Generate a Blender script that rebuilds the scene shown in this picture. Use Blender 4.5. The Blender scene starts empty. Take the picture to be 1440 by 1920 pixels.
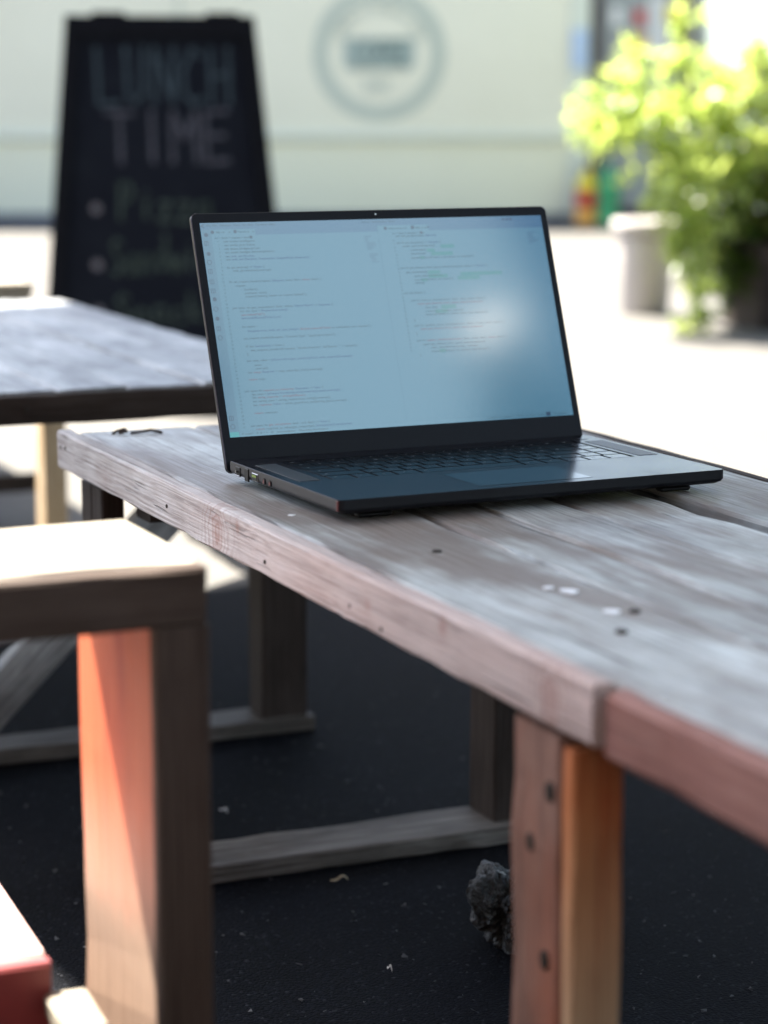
import bpy, bmesh, math, random
from mathutils import Vector, Matrix, noise
rnd = random.Random(11)
C = bpy.context.scene.collection
SC = bpy.context.scene

# ------------------------------------------------------------------ camera, sky, sun, exposure
EXPO = 3.12
CAMZ = 0.45 + 0.3188
cam = bpy.data.cameras.new('camera')
cam.sensor_fit = 'HORIZONTAL'; cam.sensor_width = 24.0
cam.lens = 4275.0/1440.0*24.0
cam.clip_start = 0.05; cam.clip_end = 300
cam.dof.use_dof = True
cam.dof.focus_distance = 1.93
cam.dof.aperture_fstop = cam.lens/20.0
cam.dof.aperture_blades = 0
camo = bpy.data.objects.new('camera', cam); C.objects.link(camo)
camo.location = (0, 0, CAMZ)
camo.rotation_euler = (math.pi/2 - 0.1758, 0.0, 0)
SC.camera = camo

SUN = Vector((-0.76, 0.76, 1.6)).normalized()
w = bpy.data.worlds.new('World'); SC.world = w; w.use_nodes = True
nt = w.node_tree
bg = nt.nodes['Background']
sky = nt.nodes.new('ShaderNodeTexSky'); sky.sky_type = 'NISHITA'; sky.sun_disc = False
sky.sun_elevation = math.asin(SUN.z)
sky.sun_rotation = math.atan2(SUN.x, SUN.y)
sky.air_density = 1.0; sky.dust_density = 2.6; sky.ozone_density = 1.2
nt.links.new(sky.outputs[0], bg.inputs[0]); bg.inputs[1].default_value = 0.06
sl_ = bpy.data.lights.new('sun', 'SUN'); sl_.energy = 4.0; sl_.angle = math.radians(0.53); sl_.color = (1.0, 0.93, 0.82)
so = bpy.data.objects.new('sun', sl_); C.objects.link(so)
so.rotation_euler = SUN.to_track_quat('Z', 'Y').to_euler()
vs = SC.view_settings
vs.view_transform = 'Standard'; vs.look = 'None'; vs.exposure = EXPO; vs.gamma = 1.0; vs.use_curve_mapping = False
SC.display_settings.display_device = 'sRGB'
SC.render.engine = 'CYCLES'
try:
    SC.cycles.max_bounces = 8; SC.cycles.transparent_max_bounces = 8
    SC.cycles.sample_clamp_indirect = 6.0
except Exception: pass
GAIN = 2.0**EXPO

# ------------------------------------------------------------------ frames of the place
TYAW = 0.4104                       # the tables' long axis, turned from straight ahead
SX = Vector((math.cos(TYAW), math.sin(TYAW), 0)); LX = Vector((-math.sin(TYAW), math.cos(TYAW), 0))
def sl(S, L, z=0.0): return SX*S + LX*L + Vector((0, 0, z))

# added shade sail, shaped by the shade it casts: corners as (S, L, height); canvas translucency
ADDED_SAIL = ((-.17, 4.56, 2.25), (.215, .60, 2.25), (4.4, .60, 2.3), (4.4, 6.0, 2.3)); PARA_TR = .08

# ------------------------------------------------------------------ node helpers
class NT:
    def __init__(s, name):
        s.m = bpy.data.materials.new(name); s.m.use_nodes = True
        s.t = s.m.node_tree; s.b = s.t.nodes['Principled BSDF']; s.out = s.t.nodes['Material Output']
    def n(s, typ, **kw):
        nd = s.t.nodes.new(typ)
        for k, v in kw.items(): setattr(nd, k, v)
        return nd
    def l(s, a, b): s.t.links.new(a, b)
    def set(s, **kw):
        for k, v in kw.items(): s.b.inputs[k.replace('_', ' ')].default_value = v
    def coord(s, kind='Object', scale=(1, 1, 1), rot=(0, 0, 0), randoff=True):
        tc = s.n('ShaderNodeTexCoord'); mp = s.n('ShaderNodeMapping')
        mp.inputs['Scale'].default_value = scale; mp.inputs['Rotation'].default_value = rot
        s.l(tc.outputs[kind], mp.inputs['Vector'])
        if randoff:
            oi = s.n('ShaderNodeObjectInfo'); mu = s.n('ShaderNodeVectorMath', operation='SCALE')
            cb = s.n('ShaderNodeCombineXYZ'); 
            s.l(oi.outputs['Random'], cb.inputs[0]); s.l(oi.outputs['Random'], cb.inputs[1]); s.l(oi.outputs['Random'], cb.inputs[2])
            s.l(cb.outputs[0], mu.inputs[0]); mu.inputs['Scale'].default_value = 37.0
            s.l(mu.outputs[0], mp.inputs['Location'])
        return mp.outputs[0]
    def noise(s, vec, scale, detail=4, rough=.55, dist=0.0):
        nd = s.n('ShaderNodeTexNoise'); nd.inputs['Scale'].default_value = scale
        nd.inputs['Detail'].default_value = detail; nd.inputs['Roughness'].default_value = rough
        nd.inputs['Distortion'].default_value = dist
        if vec is not None: s.l(vec, nd.inputs['Vector'])
        return nd.outputs['Fac']
    def ramp(s, fac, stops, interp='LINEAR'):
        r = s.n('ShaderNodeValToRGB'); r.color_ramp.interpolation = interp
        e = r.color_ramp.elements
        while len(e) < len(stops): e.new(0.5)
        for i, (p, c) in enumerate(stops):
            e[i].position = p
            e[i].color = (c, c, c, 1) if isinstance(c, (int, float)) else (c[0], c[1], c[2], 1)
        s.l(fac, r.inputs[0]); return r.outputs[0]
    def mix(s, fac, a, b, mode='MIX'):
        m = s.n('ShaderNodeMix', data_type='RGBA', blend_type=mode)
        for sock, v in ((m.inputs[0], fac), (m.inputs[6], a), (m.inputs[7], b)):
            if hasattr(v, 'is_linked'): s.l(v, sock)
            elif isinstance(v, (int, float)): sock.default_value = v if sock == m.inputs[0] else (v, v, v, 1)
            else: sock.default_value = (v[0], v[1], v[2], 1)
        return m.outputs[2]
    def math(s, op, a, b=0.0):
        m = s.n('ShaderNodeMath', operation=op)
        for i, v in enumerate((a, b)):
            if hasattr(v, 'is_linked'): s.l(v, m.inputs[i])
            else: m.inputs[i].default_value = v
        return m.outputs[0]
    def bump(s, h, strength, dist=0.002):
        b = s.n('ShaderNodeBump'); b.inputs['Strength'].default_value = strength; b.inputs['Distance'].default_value = dist
        s.l(h, b.inputs['Height']); s.l(b.outputs[0], s.b.inputs['Normal'])

def plain(name, col, rough=.5, spec=.5, metal=0.0, grain=0.0, gscale=60):
    M = NT(name); M.set(Roughness=rough, Metallic=metal); M.b.inputs['Specular IOR Level'].default_value = spec
    v = M.coord()
    f = M.noise(v, gscale, 3)
    a = tuple(c*(1-grain) for c in col); b = tuple(min(1, c*(1+grain)) for c in col)
    M.l(M.ramp(f, [(.3, a), (.7, b)]), M.b.inputs['Base Color'])
    return M.m

def wood(name, dark, light, worn, rough=.55, wornamt=.5, grain=60.0, crack=.6, stain=None, bump=.5, spec=.4, knots=(), blotch=.25, xtint=None):
    """boards lie along their own x axis, so the grain runs along x"""
    M = NT(name)
    v = M.coord(scale=(.75, 20, 20))
    if knots or xtint:
        # rings around each knot bend the grain lines
        tc = M.n('ShaderNodeTexCoord'); sep = M.n('ShaderNodeSeparateXYZ'); M.l(tc.outputs['Object'], sep.inputs[0])
    g1 = M.noise(v, 5.5, 6, .62, .6)
    v2 = M.coord(scale=(.8, 62, 62))
    g2 = M.noise(v2, 8, 5, .6, .3)
    v3 = M.coord(scale=(3.2, 6, 6))
    bl = M.noise(v3, 2.2, 5, .6)
    col = M.ramp(g1, [(.28, dark), (.5, tuple((a+b)/2 for a, b in zip(dark, light))), (.72, light)])
    lines = M.ramp(g2, [(.33, .45), (.47, .92), (.6, 1.0)])
    col = M.mix(.75, col, lines, 'MULTIPLY')
    wm = M.ramp(bl, [(.5-wornamt*.22, 1.0), (.5+(1-wornamt)*.22+.03, 0.0)])
    g2b = M.ramp(g2, [(.38, 0.25), (.6, 1.0)])
    wm = M.math('MULTIPLY', wm, g2b)
    col = M.mix(wm, col, worn)
    v6 = M.coord(scale=(1.5, 4.5, 4.5))
    col = M.mix(1.0, col, M.ramp(M.noise(v6, 1.7, 5, .62), [(.30, 1-blotch), (.62, 1.0)]), 'MULTIPLY')
    if stain:
        v4 = M.coord(scale=(2.2, 8, 8))
        st = M.ramp(M.noise(v4, 1.6, 5, .6), [(.44, 0.0), (.60, .85)])
        col = M.mix(st, col, stain)
    if xtint:                                   # tint towards one end, ragged edge: shade and bounce light put into the colour
        xa, xb, xc, am = xtint
        e = M.math('ADD', sep.outputs[0], M.math('MULTIPLY', M.math('SUBTRACT', g1, .5), abs(xb-xa)*.9))
        mr = M.n('ShaderNodeMapRange'); M.l(e, mr.inputs[0]); mr.inputs[1].default_value = xa; mr.inputs[2].default_value = xb
        tcol = M.mix(1.0, xc, M.ramp(g2, [(.3, .6), (.6, 1.05)]), 'MULTIPLY')
        col = M.mix(M.math('MULTIPLY', mr.outputs[0], am), col, tcol)
    # weather cracks
    v5 = M.coord(scale=(.8, 36, 36))
    cr = M.ramp(M.noise(v5, 6, 3, .5, .2), [(.0, 1.0), (.30, 1.0), (.335, 0.0)])
    col = M.mix(M.math('MULTIPLY', cr, crack), col, tuple(c*.25 for c in dark))
    h = M.math('SUBTRACT', g2, M.math('MULTIPLY', cr, .8))
    for (kx, kz, kr, amt) in knots:
        dx = M.math('SUBTRACT', sep.outputs[0], kx); dz = M.math('SUBTRACT', sep.outputs[2], kz)
        wv = M.math('SUBTRACT', M.noise(M.coord(scale=(1, 1, 1), randoff=False), 30, 4, .6), .5)
        d = M.math('SQRT', M.math('ADD', M.math('POWER', M.math('MULTIPLY', dx, .8), 2.0), M.math('POWER', M.math('MULTIPLY', dz, .62), 2.0)))
        d = M.math('ADD', d, M.math('MULTIPLY', wv, kr*1.6))
        ring = M.math('SINE', M.math('MULTIPLY', d, 2*math.pi/(kr*.36)))
        msk = M.ramp(M.math('DIVIDE', d, kr*2.4), [(.25, 1.0), (.9, 0.0)])
        rr = M.ramp(ring, [(.0, 0.0), (.9, .7)])
        col = M.mix(M.math('MULTIPLY', M.math('MULTIPLY', msk, rr), amt), col, tuple(c*.75 for c in (dark[0]*1.25, dark[1]*.85, dark[2]*.75)))
        core = M.ramp(M.math('DIVIDE', d, kr), [(.2, 1.0), (.75, 0.0)])
        col = M.mix(M.math('MULTIPLY', core, amt*.55), col, (dark[0]*1.1, dark[1]*.62, dark[2]*.5))
    # whole board a little lighter or darker
    oi = M.n('ShaderNodeObjectInfo')
    br = M.ramp(oi.outputs['Random'], [(0, .82), (1, 1.12)])
    col = M.mix(1.0, col, br, 'MULTIPLY')
    M.l(col, M.b.inputs['Base Color'])
    rg = M.ramp(g2, [(.3, min(1, rough+.2)), (.7, rough-.05)])
    M.l(rg, M.b.inputs['Roughness'])
    M.b.inputs['Specular IOR Level'].default_value = spec
    M.bump(h, bump, .0015)
    return M.m

# ------------------------------------------------------------------ mesh helpers
def link(name, mesh, mat, parent=None, loc=None, rot=None):
    o = bpy.data.objects.new(name, mesh); C.objects.link(o)
    if mat is not None and not mesh.materials: mesh.materials.append(mat)
    if parent is not None: o.parent = parent
    if loc is not None: o.location = loc
    if rot is not None: o.rotation_euler = rot
    return o
def bm_mesh(name, bm, smooth=False):
    me = bpy.data.meshes.new(name); bm.to_mesh(me); bm.free()
    if smooth:
        for p in me.polygons: p.use_smooth = True
    return me
def thing(name, label, cat, loc=(0, 0, 0), rotz=0.0, group=None):
    o = bpy.data.objects.new(name, None); C.objects.link(o)
    o.empty_display_size = .05; o.location = loc; o.rotation_euler = (0, 0, rotz)
    o['label'] = label; o['category'] = cat
    if group: o['group'] = group
    return o
def tag(o, label, cat, group=None):
    o['label'] = label; o['category'] = cat
    if group: o['group'] = group
    return o
def struct(o): o['kind'] = 'structure'; return o
def stuff(o): o['kind'] = 'stuff'; return o

def box_bm(bm, c, s, rot=None):
    r = bmesh.ops.create_cube(bm, size=1.0)
    M = Matrix.Translation(c) @ (rot.to_4x4() if rot is not None else Matrix.Identity(4)) @ Matrix.Diagonal((s[0], s[1], s[2], 1))
    bmesh.ops.transform(bm, matrix=M, verts=r['verts']); return r['verts']
def box_mesh(name, s, bev=0.0, seg=1):
    bm = bmesh.new(); box_bm(bm, (0, 0, 0), s)
    if bev > 0: bmesh.ops.bevel(bm, geom=bm.edges[:], offset=bev, segments=seg, affect='EDGES', profile=.5)
    return bm_mesh(name, bm)
def board(name, mat, parent, c, s, axis='L', bev=.0025, jit=.0006, tilt=0.0, label=None):
    """a sawn board: s = (length, width, height); its own x axis is its length, which runs along 'L' (y), 'S' (x) or 'Z'.
    Edges are softened and a little uneven."""
    n = max(2, min(40, int(s[0]/.035)))
    bm = bmesh.new()
    prof = []
    a, b, e = s[1]/2, s[2]/2, min(bev, s[1]*.3, s[2]*.3)
    base = [(-a+e, -b), (a-e, -b), (a, -b+e), (a, b-e), (a-e, b), (-a+e, b), (-a, b-e), (-a, -b+e)]
    r = random.Random(hash((round(c[0], 3), round(c[1], 3), round(c[2], 3))) & 0xffff)
    off = r.random()*50
    rings = []
    for i in range(n+1):
        x = -s[0]/2 + s[0]*i/n
        ring = []
        for k, (py, pz) in enumerate(base):
            q = Vector((x*22+off, k*3.1+off, off)); j = noise.noise(q)*jit*2 + noise.noise(q*3.7)*jit
            f = 1.0 + j/max(a, .004)*1.0
            ex = (-1 if i == 0 else (1 if i == n else 0))*(-bev*.4 + noise.noise(q*2.1)*jit)
            ring.append(bm.verts.new((x+ex, py + (j if abs(py) > a-e*1.01 else 0)*(1 if py > 0 else -1), pz + (j*.7 if abs(pz) > b-e*1.01 else 0)*(1 if pz > 0 else -1))))
        rings.append(ring)
    for i in range(n):
        for k in range(8):
            bm.faces.new((rings[i][k], rings[i][(k+1) % 8], rings[i+1][(k+1) % 8], rings[i+1][k]))
    bm.faces.new(rings[0][::-1]); bm.faces.new(rings[-1])
    bmesh.ops.recalc_face_normals(bm, faces=bm.faces)
    me = bm_mesh(name, bm)
    if axis == 'L': rot = (tilt, 0, math.pi/2)
    elif axis == 'S': rot = (tilt, 0, 0)
    elif axis == 'Z': rot = (0, -math.pi/2, 0)
    else: rot = axis
    o = link(name, me, mat, parent, c, rot)
    if label: o['label'] = label
    return o
def disc_mesh(name, r, h, n=14, top=None):
    bm = bmesh.new()
    bmesh.ops.create_cone(bm, cap_ends=True, segments=n, radius1=r, radius2=top if top is not None else r, depth=h)
    return bm_mesh(name, bm)
def lathe_bm(bm, prof, n=32):
    rings = []
    for (r, z) in prof:
        rings.append([bm.verts.new((r*math.cos(2*math.pi*i/n), r*math.sin(2*math.pi*i/n), z)) for i in range(n)])
    for a, b in zip(rings, rings[1:]):
        for i in range(n): bm.faces.new((a[i], a[(i+1) % n], b[(i+1) % n], b[i]))
    bm.faces.new(rings[0][::-1]); bm.faces.new(rings[-1])
def tube_bm(bm, pts, r, n=8, r1=None):
    pts = [Vector(p) for p in pts]; rings = []
    for i, p in enumerate(pts):
        d = (pts[min(i+1, len(pts)-1)] - pts[max(i-1, 0)]).normalized()
        u = d.orthogonal().normalized(); v = d.cross(u)
        rr = r if r1 is None else r + (r1-r)*i/(len(pts)-1)
        rings.append([bm.verts.new(p + (u*math.cos(2*math.pi*k/n) + v*math.sin(2*math.pi*k/n))*rr) for k in range(n)])
    for a, b in zip(rings, rings[1:]):
        # match the closest start so the tube does not twist
        k0 = min(range(n), key=lambda k: (b[k].co-a[0].co).length)
        for i in range(n): bm.faces.new((a[i], a[(i+1) % n], b[(i+1+k0) % n], b[(i+k0) % n]))
    bm.faces.new(rings[0][::-1]); bm.faces.new(rings[-1])
    bmesh.ops.recalc_face_normals(bm, faces=bm.faces)
def text_geo(txt, size, width=None, height=None):
    """flat lettering as verts/faces, lower-left at the origin, read in x (right), y (up)"""
    cu = bpy.data.curves.new('lettering', 'FONT'); cu.body = txt; cu.size = size
    cu.resolution_u = 2
    o = bpy.data.objects.new('lettering', cu)
    C.objects.link(o)
    dg = bpy.context.evaluated_depsgraph_get(); dg.update()
    me = o.evaluated_get(dg).to_mesh()
    vs_ = [v.co.copy() for v in me.vertices]; fs = [tuple(p.vertices) for p in me.polygons]
    o.evaluated_get(dg).to_mesh_clear()
    bpy.data.objects.remove(o); bpy.data.curves.remove(cu)
    if not vs_: return vs_, fs
    if width:
        x1 = max(v.x for v in vs_); k = width/max(x1, 1e-6)
        for v in vs_: v.x *= k
    if height:
        y1 = max(v.y for v in vs_); k = height/max(y1, 1e-6)
        for v in vs_: v.y *= k
    return vs_, fs
# ------------------------------------------------------------------ materials
def ground_mat():
    M = NT('pale_paving')
    v = M.coord('Object', randoff=False)
    a = M.noise(v, .7, 5); b = M.noise(v, 140, 3); c = M.noise(v, 7, 5)
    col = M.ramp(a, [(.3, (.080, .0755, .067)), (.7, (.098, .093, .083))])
    col = M.mix(.5, col, M.ramp(c, [(.35, .8), (.6, 1.0)]), 'MULTIPLY')
    col = M.mix(.4, col, M.ramp(b, [(.35, .6), (.65, 1.0)]), 'MULTIPLY')
    M.l(col, M.b.inputs['Base Color']); M.set(Roughness=.85); M.bump(b, .4, .002)
    return M.m
def asphalt_mat():
    M = NT('shaded_asphalt')
    v = M.coord('Object', randoff=False)
    vo = M.n('ShaderNodeTexVoronoi'); vo.inputs['Scale'].default_value = 330; M.l(v, vo.inputs['Vector'])
    f = M.noise(v, 420, 3); g = M.noise(v, 5, 4)
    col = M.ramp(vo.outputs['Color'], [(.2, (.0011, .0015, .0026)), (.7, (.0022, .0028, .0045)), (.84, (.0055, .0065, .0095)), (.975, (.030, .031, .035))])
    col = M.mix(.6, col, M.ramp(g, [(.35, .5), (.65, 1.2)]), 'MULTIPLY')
    M.l(col, M.b.inputs['Base Color']); M.set(Roughness=.85)
    M.b.inputs['Specular IOR Level'].default_value = .06
    h = M.math('ADD', M.math('MULTIPLY', vo.outputs['Distance'], -1.0), M.math('MULTIPLY', f, .5))
    M.bump(h, .5, .002)
    return M.m
GREY = wood('weathered_grey_wood', (.19, .175, .168), (.40, .415, .405), (.60, .66, .655), .42, .6, crack=.9, stain=(.15, .118, .10), bump=.45, spec=.5, blotch=.45)
GREYBACK = wood('weathered_blue_grey_wood', (.09, .09, .092), (.34, .35, .355), (.66, .69, .70), .38, .5, crack=1.0, bump=.5, spec=.5, blotch=.6)
KNOTS = ((.075, -.002, .020, .8), (-.505, .0, .017, .85), (-.357, .010, .006, .9), (-.235, .0, .005, .6), (.026, .010, .005, .8))
LEGHOLES = ((1.146, .372), (1.169, .3345), (1.150, .2665), (1.165, .20))
EDGE = wood('bleached_edge_wood', (.29, .24, .22), (.50, .44, .415), (.62, .61, .60), .6, .45, crack=.6, bump=.8, blotch=.3, knots=KNOTS, xtint=(.25, -.50, (.52, .385, .345), .85))  # end tint: pinkish bounce light put into the colour
REDEDGE = wood('red_brown_edge_wood', (.15, .048, .036), (.25, .095, .070), (.27, .13, .105), .55, .3, crack=.4)
LEGWOOD = wood('brown_leg_wood', (.13, .055, .038), (.26, .125, .090), (.33, .19, .145), .6, .4, stain=(.30, .10, .055), crack=.5)
ORANGE = wood('orange_stained_wood', (.32, .030, .008), (.48, .070, .018), (.46, .11, .035), .55, .3, stain=(.36, .085, .028), crack=.5, xtint=(.11, .02, (.25, .185, .135), .9), blotch=.5)  # end tint puts the shade on the lower leg into the colour
DARKWOOD = wood('dark_brown_wood', (.016, .011, .009), (.034, .024, .019), (.05, .038, .032), .7, .3, spec=.2)
RAILWOOD = wood('grey_rail_wood', (.040, .034, .029), (.095, .080, .068), (.17, .155, .14), .65, .4, crack=.6, spec=.3)
ORANGE2 = wood('orange_facing_wood', (.44, .075, .020), (.62, .16, .045), (.58, .22, .08), .55, .3, stain=(.52, .22, .085), crack=.4, xtint=(.16, .03, (.56, .38, .23), .9))  # warm bounce light on the near leg put into the colour
TANWOOD = wood('tan_post_wood', (.42, .28, .15), (.60, .43, .25), (.62, .48, .32), .6, .3)
PALEWOOD = wood('pale_bench_wood', (.24, .205, .155), (.33, .295, .23), (.38, .35, .29), .6, .5, crack=.3)
ENDWOOD = wood('brown_bench_wood', (.036, .022, .016), (.064, .042, .032), (.075, .054, .043), .75, .3, crack=.2, spec=.2)
REDPAINT = plain('red_paint', (.17, .020, .020), .5, .5, 0, .18, 25)
SCREWM = plain('rusty_screw', (.03, .024, .02), .6, .4, .4, .2, 300)
FLECK = plain('white_paint_fleck', (.75, .78, .80), .5, .4, 0, .05, 200)
NAILS = disc_mesh('screw', .0042, .0022, 10, .0034)

# ------------------------------------------------------------------ ground
bm = bmesh.new()
for v in ((-60, -40), (60, -40), (60, 90), (-60, 90)): bm.verts.new((v[0], v[1], 0))
bm.faces.new(bm.verts[:]); struct(link('ground', bm_mesh('ground', bm), ground_mat()))
poly = [(-9, -7), (7, -7), (7, 1.2), (3.2, 3.0), (2.2, 4.0), (1.75, 4.55), (1.42, 4.45), (1.31, 4.0), (1.285, 3.7), (1.272, 3.49), (1.15, 3.405), (1.0, 3.30), (.87, 3.213), (.776, 3.181), (.5, 3.10), (-.3, 2.95), (-9, 2.6)]  # outline follows the shadow edge; the dark sheet stands in for shade
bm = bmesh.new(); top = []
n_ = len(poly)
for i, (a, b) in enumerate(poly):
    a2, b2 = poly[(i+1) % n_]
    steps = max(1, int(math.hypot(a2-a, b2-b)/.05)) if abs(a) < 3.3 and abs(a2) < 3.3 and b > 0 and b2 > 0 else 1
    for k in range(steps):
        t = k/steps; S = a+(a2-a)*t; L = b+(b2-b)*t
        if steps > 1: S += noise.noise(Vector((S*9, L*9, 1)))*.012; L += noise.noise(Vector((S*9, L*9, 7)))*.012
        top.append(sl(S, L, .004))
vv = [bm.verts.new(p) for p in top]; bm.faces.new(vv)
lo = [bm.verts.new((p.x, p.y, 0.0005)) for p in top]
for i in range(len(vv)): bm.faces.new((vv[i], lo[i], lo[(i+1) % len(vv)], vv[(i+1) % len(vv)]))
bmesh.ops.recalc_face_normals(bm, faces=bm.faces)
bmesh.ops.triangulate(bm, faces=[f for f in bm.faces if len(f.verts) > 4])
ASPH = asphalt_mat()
struct(link('asphalt_shade_patch', bm_mesh('asphalt_shade_patch', bm), ASPH))

# loose grit and litter lying on the asphalt
bm = bmesh.new()
for i in range(1100):
    S = rnd.uniform(.2, 1.5); L = rnd.uniform(1.5, 3.1); r = rnd.uniform(.0008, .0026)
    if rnd.random() < .03: r *= 1.8
    p = sl(S, L, .004+r*.4)
    q = [bm.verts.new(p+Vector((rnd.uniform(-1, 1)*r*1.5, rnd.uniform(-1, 1)*r*1.5, rnd.uniform(-.4, .8)*r))) for _ in range(4)]
    for f in ((0, 1, 2), (0, 2, 3), (0, 3, 1), (1, 3, 2)): bm.faces.new([q[k] for k in f])
GRIT = NT('pale_grit'); GRIT.set(Roughness=.8)
oi_ = GRIT.noise(GRIT.coord('Object', randoff=False), 45, 1)
GRIT.l(GRIT.ramp(oi_, [(.38, (.025, .027, .03)), (.62, (.05, .05, .05)), (.78, (.20, .20, .19))]), GRIT.b.inputs['Base Color'])
stuff(link('loose_grit', bm_mesh('loose_grit', bm), GRIT.m))
def litter(S, L, a, b, rz, col, label, cat):
    bm = bmesh.new(); nx = 8
    rows = []
    for i in range(nx+1):
        t = i/nx*2-1; w_ = b*math.sqrt(max(0.02, 1-t*t)); z = .006+.003*(1-t*t)+.0015*math.sin(4*t)
        rows.append([bm.verts.new((t*a, -w_, z)), bm.verts.new((t*a, 0, z+.0018)), bm.verts.new((t*a, w_, z+.0006))])
    for r0, r1 in zip(rows, rows[1:]):
        for k in range(2): bm.faces.new((r0[k], r1[k], r1[k+1], r0[k+1]))
    o = link(cat.replace(' ', '_'), bm_mesh('leaf', bm), plain('litter_colour', col, .7, .3, 0, .3, 200), None, sl(S, L, 0), (0, 0, rz))
    return tag(o, label, cat)
litter(.83, 2.02, .010, .0022, .5, (.28, .22, .14), 'thin dry brown leaf lying on the asphalt before the wooden foot rail', 'leaf')
litter(.92, 2.72, .007, .0045, .2, (.05, .16, .14), 'small teal scrap of litter on the dark asphalt under the tables', 'litter scrap')
litter(.78, 1.78, .003, .0010, -.7, (.5, .48, .44), 'tiny pale curled scrap on the asphalt near the stone lump', 'litter scrap')
litter(.80, 2.28, .0055, .0018, -.6, (.35, .34, .33), 'pale grey leaf scrap on the asphalt behind the wooden foot rail', 'leaf')

# rough stone lump behind the near leg
bm = bmesh.new(); bmesh.ops.create_icosphere(bm, subdivisions=6, radius=1.0)
for v in bm.verts:
    p = v.co.copy()
    d = 1 + .55*noise.noise(p*1.3+Vector((3, 1, 2))) + .28*noise.noise(p*3.1) + .16*(.5-abs(noise.noise(p*6))) + .10*(.5-abs(noise.noise(p*13))) + .03*noise.noise(p*30)
    v.co = Vector((p.x*d*.030, p.y*d*.036, max(p.z*d*.042, -.036)))
STONE = NT('glinting_grey_stone'); v_ = STONE.coord(randoff=False)
STONE.l(STONE.ramp(STONE.noise(v_, 120, 6, .7), [(.35, (.012, .013, .014)), (.55, (.028, .030, .030)), (.66, (.065, .066, .068)), (.76, (.42, .43, .46))]), STONE.b.inputs['Base Color'])
STONE.set(Roughness=.35); STONE.bump(STONE.noise(v_, 150, 5, .7), .9, .004)
o = link('stone_lump', bm_mesh('stone_lump', bm), STONE.m, None, sl(.913, 1.80, .036))
tag(o, 'rough grey stone lump on the asphalt half hidden by the near table leg', 'stone')

# ------------------------------------------------------------------ the row of low slatted tables
ROW = 'low wooden tables standing end to end in a row'
def nail(parent, x, y, z, rot=(0, 0, 0), nm='screw'): return link(nm, NAILS, SCREWM, parent, (x, y, z), rot)

# near table: origin under its left edge at the near end
t = thing('low_wooden_table', 'long weathered low wooden table with the open laptop on it', 'table', sl(.60, .05, 0), TYAW, ROW)
def P(S, L, z): return (S-.60, L-.05, z)
ZT = .45
seams = [(.6185, .7350), (.7415, .7960), (.8000, .8680), (.8740, .9545), (.9715, 1.083)]
for i, (a, b) in enumerate(seams):
    e = 2.187 + (-.006, .002, -.001, .004, .0)[i]
    board('plank', GREY, t, P((a+b)/2, (.06+e)/2, ZT-.014+(-.0002, -.0014, -.0008, -.0026, -.0004)[i]), (e-.06, b-a, .028), 'L', .003, .0011)
# side boards: bleached far one stands proud of the red-brown near one
board('side_board', EDGE, t, P(.6085, (1.088+2.2)/2, ZT-.0178), (2.2-1.088, .0155, .0372), 'L', .0022, .0009, label='bleached grey side board with knots')
board('side_board', REDEDGE, t, P(.6150, (.06+1.085)/2, ZT-.0225), (1.025, .0165, .041), 'L', .004, .001, label='red-brown side board, set back from its neighbour')
board('side_board', DARKWOOD, t, P(1.0905, 1.12, ZT-.019), (2.12, .014, .036), 'L')
board('end_board', DARKWOOD, t, P(.855, 2.1945, ZT-.0215), (.44, .010, .030), 'S')
for L in (2.085, 1.205, .25):
    board('cross_beam', DARKWOOD, t, P(.852, L, ZT-.052), (.40, .045, .046), 'S')
# legs: near pair of boards, far pair, and the right-hand ones
board('leg', LEGWOOD, t, P(.6225, 1.165, .205), (.407, .062, .034), (0, -math.pi/2, 0), .003, .0012)
board('leg', ORANGE2, t, P(.6235, 1.1265, .2025), (.402, .013, .034), (0, -math.pi/2, 0), .002, .0008, label='facing board of the near leg, coloured orange for bounced light')
for a in (2.138, 2.1735): board('leg', DARKWOOD, t, P(.634, a, .2015), (.40, .0345, .024), (0, -math.pi/2, 0), .002)
board('leg', DARKWOOD, t, P(1.055, 2.112, .2115), (.389, .062, .045), (0, -math.pi/2, 0), .002)
for a in (1.16, .25): board('leg', DARKWOOD, t, P(1.055, a, .2015), (.40, .06, .045), (0, -math.pi/2, 0), .002)
board('leg', LEGWOOD, t, P(.640, .25, .2015), (.40, .06, .045), (0, -math.pi/2, 0), .002)
board('foot_rail', RAILWOOD, t, P(.852, 2.103, .0135), (.46, .078, .019), 'S', .002, .001)
for a in (.25,): board('foot_rail', RAILWOOD, t, P(.852, a, .0135), (.46, .078, .019), 'S')
for (S, L) in ((.685, 1.478), (.682, 1.2), (.718, 1.247)):
    nail(t, *P(S, L, ZT+.0002))
for (L, z) in LEGHOLES:
    nail(t, *P(.6052, L, z), rot=(0, -math.pi/2, 0)).scale = (1.7, 1.3, 1.2)
for (L, z) in ((2.185, .436), (2.17, .437), (1.85, .430), (1.61, .425), (1.44, .425), (1.385, .42)):
    nail(t, *P(.6005, L, z), rot=(0, -math.pi/2, 0)).scale = (.45, .45, .45)
bm = bmesh.new()
def fleck(S, L, a, b, rz):
    n = 14; bmq = bmesh.new()
    vsq = [bmq.verts.new((math.cos(2*math.pi*k/n)*a*(1+.2*math.sin(3*k)), math.sin(2*math.pi*k/n)*b*(1+.15*math.cos(5*k)), 0)) for k in range(n)]
    f = bmq.faces.new(vsq); r = bmesh.ops.extrude_face_region(bmq, geom=[f])
    for g in r['geom']:
        if isinstance(g, bmesh.types.BMVert): g.co.z += .0009; g.co.x *= .9; g.co.y *= .9
    bmesh.ops.recalc_face_normals(bmq, faces=bmq.faces)
    link('paint_fleck', bm_mesh('paint_fleck', bmq), FLECK, t, P(S, L, ZT-.0002), (0, 0, rz))
bm.free()
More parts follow.
